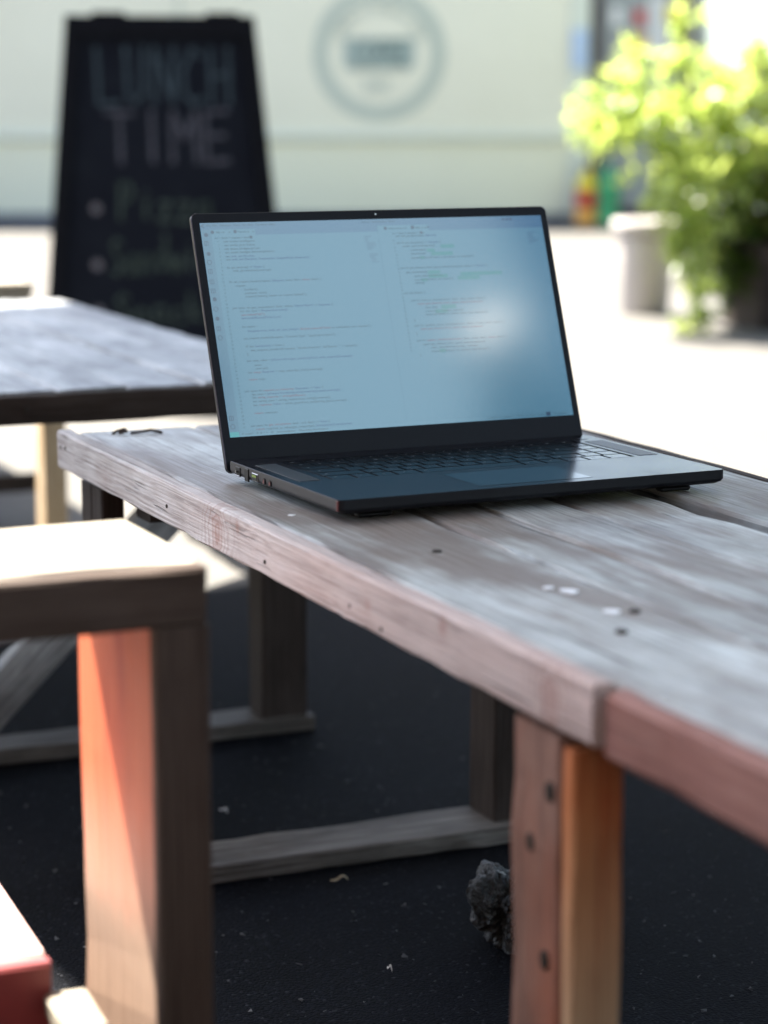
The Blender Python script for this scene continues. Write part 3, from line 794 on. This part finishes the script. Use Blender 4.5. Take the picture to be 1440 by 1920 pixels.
def panel(sgn, name, mat, label=None):
    bmq = bmesh.new(); a_ = .012
    def q(z, sx, yy): return bmq.verts.new((sx*cbx(z), sgn*(LEAN*(HB-z)/HB)+yy, z))
    f_ = [q(0.03, -1, -a_), q(0.03, 1, -a_), q(HB, 1, -a_), q(HB, -1, -a_)]; k_ = [q(0.03, -1, a_), q(0.03, 1, a_), q(HB, 1, a_), q(HB, -1, a_)]
    for ff in ((0, 1, 2, 3),): bmq.faces.new([f_[i] for i in ff]); bmq.faces.new([k_[i] for i in ff][::-1])
    for i in range(4): j = (i+1) % 4; bmq.faces.new((f_[j], f_[i], k_[i], k_[j]))
    bmesh.ops.recalc_face_normals(bmq, faces=bmq.faces)
    return link(name, bm_mesh(name, bmq), mat, cb)
panel(-1, 'front_board', BOARDM.m); panel(1, 'back_board', FRAMEM)
fa = math.atan2(LEAN, HB)
for sx in (-1, 1):                        # frame strips and feet
    bmq = bmesh.new()
    for (za, zb) in ((0.0, HB),):
        p0 = Vector((sx*(cbx(za)-.018), -LEAN*(HB-za)/HB-.021, za)); p1 = Vector((sx*(cbx(zb)-.018), -LEAN*(HB-zb)/HB-.021, zb))
        d_ = p1-p0; ax = Vector((1, 0, 0))*.018; ay = Vector((0, 1, 0))*.008
        vv = [bmq.verts.new(p+u*ax+v*ay) for p in (p0, p1) for u, v in ((-1, -1), (1, -1), (1, 1), (-1, 1))]
        for f in ((0, 1, 2, 3), (7, 6, 5, 4), (0, 4, 5, 1), (1, 5, 6, 2), (2, 6, 7, 3), (3, 7, 4, 0)): bmq.faces.new([vv[i] for i in f])
    bmesh.ops.recalc_face_normals(bmq, faces=bmq.faces)
    link('frame_strip', bm_mesh('frame_strip', bmq), FRAMEM, cb)
for x in (-.135, .165): link('hinge', box_mesh('hinge', (.088, .05, .012), .003), FRAMEM, cb, (x, 0, HB+.003))
for z in (.06, HB-.03): link('frame_bar', box_mesh('frame_bar', (2*cbx(z)-.076, .014, .045)), FRAMEM, cb, (0, -LEAN*(HB-z)/HB-.021, z), (-fa, 0, 0))
def chalk(txt, x0, x1, z0, z1, mat, strokes=None, thick=.018):
    """hand-drawn strokes in a unit box per letter, laid on the leaning board"""
    bmq = bmesh.new()
    def pt(u, v):
        x = x0+(x1-x0)*u; z = z0+(z1-z0)*v
        return Vector((x, -LEAN*(HB-z)/HB-.0135, z))
    for st in strokes:
        for (u0, v0), (u1, v1) in zip(st, st[1:]):
            a_ = pt(u0, v0); b_ = pt(u1, v1); d_ = (b_-a_)
            if d_.length < 1e-5: continue
            sx_ = Vector((d_.z, 0, -d_.x)).normalized()*thick/2
            sx_.y = 0
            e_ = d_.normalized()*thick*.25
            fix = lambda p: Vector((p.x, -LEAN*(HB-p.z)/HB-.0135, p.z))
            q_ = [fix(p) for p in (a_-e_-sx_, b_+e_-sx_*1.1, b_+e_+sx_, a_-e_+sx_*1.1)]
            vq = [bmq.verts.new(p) for p in q_] ; wq = [bmq.verts.new(p+Vector((0, .001, 0))) for p in q_]
            bmq.faces.new(vq)
            for i in range(4): bmq.faces.new((vq[i], wq[i], wq[(i+1) % 4], vq[(i+1) % 4]))
    bmesh.ops.recalc_face_normals(bmq, faces=bmq.faces)
    return link('chalk_letter', bm_mesh('chalk_letter', bmq), mat, cb)
GL = {'L': [[(0, 1), (.05, 0), (.9, .02)]], 'U': [[(.05, 1), (.1, .15), (.4, 0), (.75, .15), (.8, 1)]], 'N': [[(.05, 0), (.1, 1), (.85, 0), (.9, 1)]], 'C': [[(.9, .85), (.5, 1), (.1, .6), (.15, .2), (.5, 0), (.9, .12)]], 'H': [[(.1, 1), (.1, 0)], [(.85, 1), (.85, 0)], [(.1, .5), (.85, .52)]],
      'T': [[(0, 1), (1, .97)], [(.5, 1), (.52, 0)]], 'I': [[(.5, 1), (.5, 0)]], 'M': [[(.05, 0), (.08, 1), (.5, .45), (.9, 1), (.95, 0)]], 'E': [[(.9, 1), (.1, .97), (.1, 0), (.95, .02)], [(.1, .5), (.8, .52)]],
      'P': [[(.1, 0), (.15, 1), (.7, .95), (.85, .72), (.6, .5), (.12, .48)]], 'i': [[(.5, .5), (.5, 0)], [(.5, .68), (.52, .72)]], 'z': [[(.1, .5), (.85, .5), (.1, 0), (.9, 0)]], 'a': [[(.85, .5), (.3, .5), (.1, .25), (.3, 0), (.8, .15), (.85, .5), (.9, 0)]],
      'S': [[(.9, .9), (.5, 1), (.15, .8), (.5, .52), (.9, .25), (.5, 0), (.1, .12)]], 'n': [[(.1, .5), (.12, 0)], [(.12, .35), (.5, .5), (.8, .4), (.85, 0)]], 'd': [[(.85, 1), (.85, 0)], [(.85, .45), (.4, .5), (.1, .25), (.4, 0), (.85, .1)]], 'w': [[(.05, .5), (.25, 0), (.5, .4), (.75, 0), (.95, .5)]], 'c': [[(.85, .45), (.4, .5), (.1, .25), (.4, 0), (.85, .08)]], 'h': [[(.1, 1), (.12, 0)], [(.12, .35), (.5, .5), (.8, .4), (.85, 0)]], 's': [[(.8, .48), (.3, .5), (.25, .3), (.75, .2), (.6, 0), (.1, .03)]], 'k': [[(.1, 1), (.12, 0)], [(.8, .55), (.15, .25), (.85, 0)]], 'r': [[(.1, .5), (.12, 0)], [(.12, .3), (.5, .5), (.8, .45)]], 'e': [[(.1, .27), (.85, .3), (.6, .5), (.2, .42), (.1, .2), (.4, 0), (.85, .08)]]}
def writeline(txt, x0, x1, z0, z1, mat, thick, gap=.18):
    n = len(txt); wd = (x1-x0)/(n+gap*(n-1))
    for i, ch in enumerate(txt):
        a_ = x0+i*wd*(1+gap)
        j = rnd.uniform(-.006, .006)
        chalk(ch, a_, a_+wd, z0+j, z1+j, mat, GL[ch], thick)
def cx_(px): return (px-298)/4275*6.02
def cz_(py): return CAMZ + (200-py)/4275*5.98
writeline('LUNCH', cx_(178), cx_(430), cz_(192), cz_(88), CHALK[0], .011)
writeline('TIME', cx_(192), cx_(424), cz_(303), cz_(208), CHALK[1], .012)
writeline('Pizza', cx_(212), cx_(385), cz_(408), cz_(340), CHALK[2], .010)
writeline('Sandwiches', cx_(195), cx_(465), cz_(505), cz_(440), CHALK[2], .009)
writeline('Snacks', cx_(200), cx_(400), cz_(600), cz_(548), CHALK[2], .009)
for py in (387, 491, 577):
    link('chalk_bullet', disc_mesh('chalk_bullet', .014, .002, 14), CHALK[3], cb, (cx_(170), -LEAN*(HB-cz_(py))/HB-.0140, cz_(py)), (math.pi/2, 0, 0))
# ------------------------------------------------------------------ cream building across the yard
YW = 15.3
bl = thing('cream_building', 'cream building with a round coffee emblem, a ledge and a dark-framed glass door', 'building', (0, YW, 0))
def wall_mat(name, a, b):
    M = NT(name); v = M.coord(randoff=False)
    f = M.noise(v, .9, 6, .6); g = M.noise(v, 30, 4)
    col = M.ramp(f, [(.3, a), (.7, b)]); col = M.mix(.25, col, M.ramp(g, [(.3, .8), (.7, 1.0)]), 'MULTIPLY')
    M.l(col, M.b.inputs['Base Color']); M.set(Roughness=.8); M.bump(g, .2, .003); return M.m
CREAM = wall_mat('cream_render', (.75, .74, .575), (.80, .79, .625)); CREAM2 = wall_mat('pale_green_cream_render', (.77, .775, .58), (.82, .825, .63))
LEDGE = wall_mat('pale_ledge', (.66, .70, .58), (.72, .76, .64)); PLINTH = wall_mat('slate_blue_plinth', (.045, .055, .085), (.085, .10, .14))
EMBL = wall_mat('sage_emblem_paint', (.46, .51, .42), (.50, .55, .46)); EMBD = wall_mat('deep_sage_emblem_paint', (.05, .10, .09), (.07, .13, .115)); EMBM = wall_mat('mid_sage_emblem_paint', (.34, .42, .37), (.40, .47, .42))
DOORF = plain('dark_brown_door_frame', (.045, .030, .035), .5, .4, 0, .2, 20)
def bx(name, mat, par, x0, x1, y0, y1, z0, z1, bev=0.0):
    return link(name, box_mesh(name, (x1-x0, y1-y0, z1-z0), bev), mat, par, ((x0+x1)/2, (y0+y1)/2, (z0+z1)/2))
HW = 2.0
bx('upper_wall', CREAM, bl, -9, 1.30, .0, .25, .60, HW)
bx('lower_wall', CREAM2, bl, -9, 1.22, -.012, .25, .07, .55)
bx('ledge', LEDGE, bl, -9, 1.24, -.045, .24, .552, .598, .008)
bx('plinth', PLINTH, bl, -9, 1.22, -.05, .25, .0, .068, .006)
bx('corner_post', LEDGE, bl, 1.225, 1.355, -.03, .25, .07, HW, .01)
bx('upper_wall', CREAM, bl, 2.02, 4.5, .0, .25, 0, HW)
bx('lintel', CREAM, bl, 1.358, 2.018, .0, .25, 1.93, HW)
bx('roof', wall_mat('grey_roof', (.2, .2, .2), (.25, .25, .25)), bl, -9.1, 4.6, -.12, 5.0, HW+.002, HW+.12)
for x in (-4.0, -1.345): bx('panel_joint', EMBL, bl, x-.01, x+.01, -.004, .01, .60, HW)
# glass door with stickers
dr = bx('door', plain('door_glass', (.30, .33, .33), .12, .5, 0, .1, 5), bl, 1.43, 1.95, .06, .075, .10, 1.86)
for (x0, x1, z0, z1) in ((1.36, 1.43, .02, 1.925), (1.95, 2.016, .02, 1.925), (1.4305, 1.9495, 1.861, 1.925), (1.4305, 1.9495, .02, .10)):
    f = link('door_frame', box_mesh('door_frame', (x1-x0, .09, z1-z0), .006), DOORF, dr, ((x0+x1)/2-dr.location.x, -.02, (z0+z1)/2-dr.location.z))
STK = [plain('sticker_red', (.55, .04, .04), .5), plain('sticker_yellow', (.75, .60, .04), .5), plain('sticker_green', (.05, .35, .14), .5), plain('sticker_orange', (.75, .36, .06), .5), plain('sticker_white', (.75, .76, .74), .5)]
for (px, py, w_, h_, k) in ((1190, 38, .075, .10, 0), (1252, 32, .11, .12, 1), (1268, 62, .10, .07, 2), (1188, 85, .11, .10, 3), (1225, 55, .13, .40, 4), (1147, 35, .07, .12, 4)):
    X_ = (px-720)/4275*YW*1.002; Z_ = CAMZ+(200-py)/4275*YW
    link('sticker', box_mesh('sticker', (w_, .004, h_), .001), STK[k], dr, (X_-dr.location.x, -.0105-.002*(k != 4), Z_-dr.location.z))
# the round emblem
em = Vector((-.03, 0, 1.115))
def emb(name, mat, vs_, fs, z=.0):
    me = bpy.data.meshes.new(name); n0 = len(vs_)
    me.from_pydata([(v[0], -.0035-z, v[1]) for v in vs_], [], fs); me.update()
    return link(name, me, mat, bl, (em.x, 0, em.z))
g = Flat(); g.disc(0, 0, .437, 64, .342); emb('emblem_ring', EMBL, g.v, g.f)
g = Flat(); g.text('COFFEE', -.18, -.075, .2, .36); k = .165/max(v[1]+.075 for v in g.v); g.v = [(x, -.075+(y+.075)*k) for x, y in g.v]; g.v += [(-.2, -.105), (.2, -.105), (.2, -.098), (-.2, -.098)]; g.f.append(tuple(range(len(g.v)-4, len(g.v)))); emb('emblem_lettering', EMBD, g.v, g.f, .002)
g = Flat(); g.text('BAR', -.10, -.25, .13, .17); g.rect(-.235, -.095, .235, .10); emb('emblem_lettering', EMBM, g.v, g.f)
g = Flat()
for i, ch in enumerate('URBAN KITCHEN & BAR'):
    vs_, fs = text_geo(ch, .085); a_ = math.radians(68-136*i/18); b_ = len(g.v)
    if not vs_: continue
    wd = max(v.x for v in vs_)/2
    for v in vs_:
        r_ = .262+v.y; th_ = a_ - (v.x-wd)/.29
        g.v.append((-r_*math.sin(th_)*1.0 if False else r_*math.sin(-th_), r_*math.cos(th_)))
    g.f += [tuple(q+b_ for q in f) for f in fs]
emb('emblem_lettering', EMBM, g.v, g.f)
o = bx('wall_plate', plain('pale_blue_plate', (.42, .55, .74), .5), None, 1.235, 1.335, YW-.062, YW-.032, .98+.03, 1.24+.03, .01)
tag(o, 'small pale blue plate fixed beside the dark-framed door', 'wall plate')

# return wall in the sun, far right
wl = thing('side_wall', 'pale mint rendered wall at the right, bright above the leafy shrub', 'wall', (2.06, 0, 0))
MINT = wall_mat('pale_mint_render', (.26, .32, .295), (.30, .36, .335))
bx('wall_face', MINT, wl, 0, .25, 10.5, 15.25, .0, 2.05)
bx('coping', LEDGE, wl, -.04, .29, 10.45, 15.25, 2.052, 2.12, .01)

# colourful canisters by the door
def canister(label, x, y, r, h, cols, cat='canister'):
    o = thing('gas_canister', label, cat, (x, y, 0), 0, 'small canisters by the door')
    bmq = bmesh.new(); lathe_bm(bmq, [(r*.9, 0), (r, .01), (r, h*.33)], 20); link('lower_body', bm_mesh('lower_body', bmq, True), cols[0], o)
    bmq = bmesh.new(); lathe_bm(bmq, [(r*1.01, h*.331), (r*1.02, h*.60)], 20); link('body_band', bm_mesh('body_band', bmq, True), cols[1], o)
    bmq = bmesh.new(); lathe_bm(bmq, [(r, h*.601), (r*.95, h*.72), (r*.7, h*.84), (r*.32, h*.9), (r*.3, h)], 20); link('shoulder', bm_mesh('shoulder', bmq, True), cols[2], o)
    bmq = bmesh.new(); tube_bm(bmq, [(-r*.5, 0, h*.86), (-r*.55, 0, h*1.02), (0, 0, h*1.06), (r*.55, 0, h*1.02), (r*.5, 0, h*.86)], r*.09, 6); link('handle', bm_mesh('handle', bmq), DOORF, o)
    return o
canister('orange canister with a red band and yellow shoulder beside the door', 1.325, 15.05, .072, .37, (STK[3], STK[0], STK[1]))
canister('green canister standing by the door, right of the orange one', 1.465, 15.0, .070, .40, (STK[2], STK[2], STK[2]))

# ------------------------------------------------------------------ planter and leafy shrub at the right
POTM = wall_mat('white_pot_glaze', (.44, .40, .385), (.54, .50, .48))
pt = thing('white_planter', 'round white planter pot with a thick rim beside the big shrub', 'planter', (.985, 8.62, 0))
bmq = bmesh.new(); lathe_bm(bmq, [(.085, 0), (.092, .01), (.108, .27), (.108, .300)], 28); link('pot', bm_mesh('pot', bmq, True), POTM, pt)
bmq = bmesh.new(); lathe_bm(bmq, [(.112, .3005), (.126, .305), (.128, .345), (.120, .352), (.105, .352), (.103, .32)], 28); link('rim', bm_mesh('rim', bmq, True), POTM, pt)
bmq = bmesh.new(); lathe_bm(bmq, [(.10, .318), (.10, .325)], 20); link('soil', bm_mesh('soil', bmq), plain('soil', (.03, .022, .016), .9, .1, 0, .4, 60), pt)
def leaf_mat(name, a, b, tr):
    M = NT(name)
    v = M.coord(randoff=False); f = M.noise(v, 9, 3)
    f2 = M.noise(v, 26, 2)
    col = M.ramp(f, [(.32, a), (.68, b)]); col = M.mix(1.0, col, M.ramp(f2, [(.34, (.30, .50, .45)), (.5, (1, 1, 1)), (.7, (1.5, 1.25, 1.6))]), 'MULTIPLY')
    M.l(col, M.b.inputs['Base Color']); M.set(Roughness=.22)
    t_ = M.n('ShaderNodeBsdfTranslucent'); tc_ = M.ramp(f, [(.32, tuple(x*1.0 for x in tr)), (.68, tuple(x*1.4 for x in tr))]); M.l(tc_, t_.inputs['Color'])
    ms = M.n('ShaderNodeMixShader'); ms.inputs[0].default_value = .52
    M.l(M.b.outputs[0], ms.inputs[1]); M.l(t_.outputs[0], ms.inputs[2]); M.l(ms.outputs[0], M.out.inputs['Surface']); return M.m
LEAF = leaf_mat('bright_leaf', (.095, .165, .045), (.21, .275, .075), (.55, .64, .16))
LEAFSHADE = leaf_mat('shaded_leaf', (.025, .055, .014), (.05, .09, .02), (.06, .11, .012))  # dark leaf copy for the shrub's lower inside, shade painted in
STEMM = plain('shrub_stem', (.12, .09, .05), .8, .2, 0, .3, 40)
def leaf(bmq, p, d, ln, wd, up):
    d = d.normalized(); s_ = d.cross(up)
    if s_.length < 1e-3: s_ = d.orthogonal()
    s_ = s_.normalized(); n_ = s_.cross(d)
    a_ = bmq.verts.new(p); m1 = bmq.verts.new(p+d*ln*.45+s_*wd+n_*wd*.25); m2 = bmq.verts.new(p+d*ln*.45-s_*wd+n_*wd*.25); c_ = bmq.verts.new(p+d*ln*.5); e_ = bmq.verts.new(p+d*ln-n_*ln*.15)
    for f in ((a_, m1, c_), (a_, c_, m2), (m1, e_, c_), (c_, e_, m2)): bmq.faces.new(f)
def shrub(root, blobs, n, seed, lmin=.045, lmax=.085, matname='foliage', mat=None):
    r = random.Random(seed); bmq = bmesh.new(); tot = sum(b[3]*b[3] for b in blobs)
    for (bx_, by_, bz_, br_) in blobs:
        k = int(n*br_*br_/tot)
        # twigs first, leaves along them, so clumps and gaps form
        tw = max(4, k//9)
        for _ in range(tw):
            d = Vector((r.gauss(0, 1), r.gauss(0, 1), r.gauss(.25, .8))).normalized()
            st = Vector((bx_, by_, bz_)) + d*br_*r.uniform(.15, .55); L_ = br_*r.uniform(.35, .75)
            for q in range(9):
                t_ = q/8; p = st+d*L_*t_+Vector((0, 0, -.10*L_*t_*t_))
                ld = (d*.6+Vector((r.gauss(0, .8), r.gauss(0, .8), r.gauss(-.1, .6)))).normalized()
                leaf(bmq, p, ld, r.uniform(lmin, lmax), r.uniform(.010, .018), Vector((r.gauss(0, .4), r.gauss(0, .4), 1)))
    return stuff(link(matname, bm_mesh(matname, bmq), mat or LEAF, root))
sh = thing('leafy_shrub', 'large bright yellow-green leafy shrub glowing in the backlight at the right', 'shrub', (1.42, 8.05, 0))
def ox(px, py, y=8.05): return ((px-720)/4275*y-1.42, CAMZ+(200-py)/4275*y)
bl_ = []
for (px, py, dy, r_) in ((1150, 200, -.1, .15), (1090, 225, .0, .09), (1230, 160, .05, .16), (1190, 260, -.15, .17), (1300, 230, -.1, .20), (1290, 110, .1, .10), (1295, 40, .1, .07), (1370, 200, .05, .18), (1400, 130, .1, .12), (1270, 330, -.2, .16), (1350, 330, -.05, .22), (1430, 270, .1, .22), (1500, 200, .15, .22), (1440, 400, .1, .22), (1290, 420, -.22, .09), (1530, 350, .1, .25), (1180, 110, .1, .07), (1420, 180, .0, .17), (1450, 330, -.1, .18), (1400, 110, .1, .09), (1130, 270, -.1, .09)):
    x_, z_ = ox(px, py); bl_.append((x_, dy, z_, r_))
shrub(sh, bl_, 4300, 5, .04, .085)
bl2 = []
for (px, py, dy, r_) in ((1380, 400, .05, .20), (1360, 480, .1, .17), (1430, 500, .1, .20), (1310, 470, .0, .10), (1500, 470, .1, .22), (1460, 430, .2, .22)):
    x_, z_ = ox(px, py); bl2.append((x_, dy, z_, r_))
shrub(sh, bl2, 1900, 6, mat=LEAFSHADE)
bl3 = []
for (px, py, dy, r_) in ((1285, 480, -.25, .06), (1295, 530, -.27, .06), (1310, 575, -.28, .06), (1275, 450, -.25, .06), (1345, 545, -.2, .05), (1300, 610, -.28, .05), (1260, 420, -.25, .05), (1240, 380, -.2, .06)):
    x_, z_ = ox(px, py, 7.8); bl3.append((x_, dy, z_, r_))
shrub(sh, bl3, 400, 7, .04, .07)
for k in range(11):
    bmq = bmesh.new(); a_ = rnd.uniform(0, 6.28); e_ = Vector((rnd.uniform(-.38, .3), rnd.uniform(-.2, .2), rnd.uniform(.6, 1.0)))
    p0 = Vector((.06*math.cos(a_), .06*math.sin(a_), .2)); tube_bm(bmq, [p0, p0*.5+e_*.45+Vector((0, 0, .08)), e_], .010, 6, .003)
    link('stem', bm_mesh('stem', bmq, True), STEMM, sh)
pb = thing('dark_planter', 'dark square planter box under the big shrub, deep in shade', 'planter', (1.47, 8.15, 0), .2)
for (x, y, sx_, sy_) in ((0, -.19, .42, .022), (0, .19, .42, .022), (-.199, 0, .022, .356), (.199, 0, .022, .356)):
    link('side_panel', box_mesh('side_panel', (sx_, sy_, .30), .003), DARKWOOD, pb, (x, y, .152))
link('soil', box_mesh('soil', (.37, .35, .02)), bpy.data.materials['soil'], pb, (0, 0, .27))

# ------------------------------------------------------------------ shade sail added out of view to shade the tables
CAN = NT('canvas'); CAN.set(Roughness=.9); CAN.b.inputs['Base Color'].default_value = (.16, .17, .18, 1)  # material of the added shade sail
t_ = CAN.n('ShaderNodeBsdfTranslucent'); t_.inputs['Color'].default_value = (.42, .45, .46, 1); ms = CAN.n('ShaderNodeMixShader'); ms.inputs[0].default_value = PARA_TR
CAN.l(CAN.b.outputs[0], ms.inputs[1]); CAN.l(t_.outputs[0], ms.inputs[2]); CAN.l(ms.outputs[0], CAN.out.inputs['Surface'])
pa = thing('added_shade_sail', 'unseen grey canvas sail on four poles, added to shade the low tables', 'shade sail', sl(2.2, 2.9))
o3 = sl(2.2, 2.9)
cs = [sl(a, b, c)-o3 for a, b, c in ADDED_SAIL]
bmq = bmesh.new(); N_ = 16; grid = []
for i in range(N_+1):
    row = []
    for j in range(N_+1):
        u, v = i/N_, j/N_
        p = cs[0]*(1-u)*(1-v)+cs[1]*u*(1-v)+cs[2]*u*v+cs[3]*(1-u)*v
        p = p+Vector((0, 0, -.28*math.sin(math.pi*u)*math.sin(math.pi*v)))
        row.append(bmq.verts.new(p))
    grid.append(row)
for i in range(N_):
    for j in range(N_): bmq.faces.new((grid[i][j], grid[i+1][j], grid[i+1][j+1], grid[i][j+1]))
link('canvas', bm_mesh('canvas', bmq, True), CAN.m, pa)
METAL = plain('grey_painted_pole', (.2, .2, .21), .4, .5, .5)
ctr = sum(cs, Vector())/4
for c_ in cs:
    d_ = (c_-ctr); d_.z = 0; d_.normalize(); f_ = c_+d_*.45; f_.z = 0
    bmq = bmesh.new(); tube_bm(bmq, [f_, f_+Vector((0, 0, c_.z+.12))], .038, 10)
    po = link('pole', bm_mesh('pole', bmq, True), METAL, pa)  # pole of the added shade sail
    bmq = bmesh.new(); tube_bm(bmq, [f_+Vector((0, 0, c_.z+.05)), c_], .005, 6); link('stay', bm_mesh('stay', bmq), METAL, po)

# ------------------------------------------------------------------ brick building added behind the camera to block sky light
BRICKM = NT('added_dark_brick'); v_ = BRICKM.coord(randoff=False, rot=(math.pi/2, 0, 0))
bt = BRICKM.n('ShaderNodeTexBrick'); BRICKM.l(v_, bt.inputs['Vector']); bt.inputs['Scale'].default_value = 4.5
bt.inputs['Color1'].default_value = (.040, .026, .022, 1); bt.inputs['Color2'].default_value = (.060, .036, .030, 1); bt.inputs['Mortar'].default_value = (.07, .065, .06, 1)
BRICKM.l(bt.outputs[0], BRICKM.b.inputs['Base Color']); BRICKM.set(Roughness=.85)
bk = thing('added_brick_building', 'unseen dark brick building added behind the camera to block sky light', 'building', (-4, -3.2, 0))
bx('wall', BRICKM.m, bk, -14, 10, -5, 0, 0, 8.5)
bx('roof', bpy.data.materials['grey_roof'], bk, -14.2, 10.2, -5.2, .25, 8.502, 8.62)
for x in (-11, -7.5, -4, -.5, 3, 6.5):
    wf = link('window', box_mesh('window', (1.2, .06, 1.5), .005), DOORF, bk, (x, .025, 2.3))
    link('pane', box_mesh('pane', (1.06, .01, 1.36)), bpy.data.materials['door_glass'], wf, (0, .031, 0))

# cypress and white disc added out of view for the screen's dark and bright reflections
LEAFC = leaf_mat('added_cypress_leaf', (.022, .040, .018), (.035, .055, .024), (.02, .03, .01))
cy = thing('added_cypress', 'unseen slim dark cypress added behind the camera as a dark reflection in the screen', 'tree', (6.95, -2.05, 0))
bmq = bmesh.new(); tube_bm(bmq, [(0, 0, 0), (.01, 0, 2.4), (0, 0, 4.7)], .07, 8, .012); link('trunk', bm_mesh('trunk', bmq, True), STEMM, cy)  # trunk of the added cypress
shrub(cy, [(.0, 0, 5.07-.15*i, .13+.04*i) for i in range(1, 24)], 24000, 21, .08, .14, 'added_crown', LEAFC)
sg = thing('added_glare_disc', 'unseen white enamel disc on a post, added to put a glare spot on the screen', 'reflector', (7.29, -2.265, 0))
nrm = (SUN + Vector((-.745, .449, -.494))).normalized()
bmq = bmesh.new(); bmesh.ops.create_cone(bmq, cap_ends=True, segments=28, radius1=.135, radius2=.135, depth=.02)
link('disc', bm_mesh('disc', bmq), plain('added_white_enamel', (.85, .86, .84), .33, .5, 0, .02, 5), sg, (0, 0, 5.33), nrm.to_track_quat('Z', 'Y').to_euler())
bmq = bmesh.new(); tube_bm(bmq, [(.06, -.04, 0), (.06, -.04, 5.30)], .03, 10); link('post', bm_mesh('post', bmq, True), METAL, sg)  # post of the added glare disc
# pale-blue house added behind the camera as a bright reflector for the screen
hs = thing('added_blue_house', 'unseen tall pale blue house added for the screen to reflect', 'building', (10.1, -4.55, 0), math.atan2(-.83, .55)+math.pi)
BLUEW = wall_mat('added_blue_render', (.50, .70, .82), (.54, .74, .86))
hs.rotation_euler = (0, 0, -math.atan2(.83, .55))
# local +y faces the yard
bx('wall', BLUEW, hs, -1.9, 7.0, -5, 0, 0, 8.75)
bx('roof', bpy.data.materials['grey_roof'], hs, -2.05, 7.15, -5.15, .2, 8.752, 8.95)
for x in (-.6, 2.4, 5.4):
    for z in (1.3, 4.1):
        wf = link('window', box_mesh('window', (1.0, .06, 1.5), .005), LEDGE, hs, (x, .025, z+.3)); link('pane', box_mesh('pane', (.86, .01, 1.36)), bpy.data.materials['door_glass'], wf, (0, .031, 0))
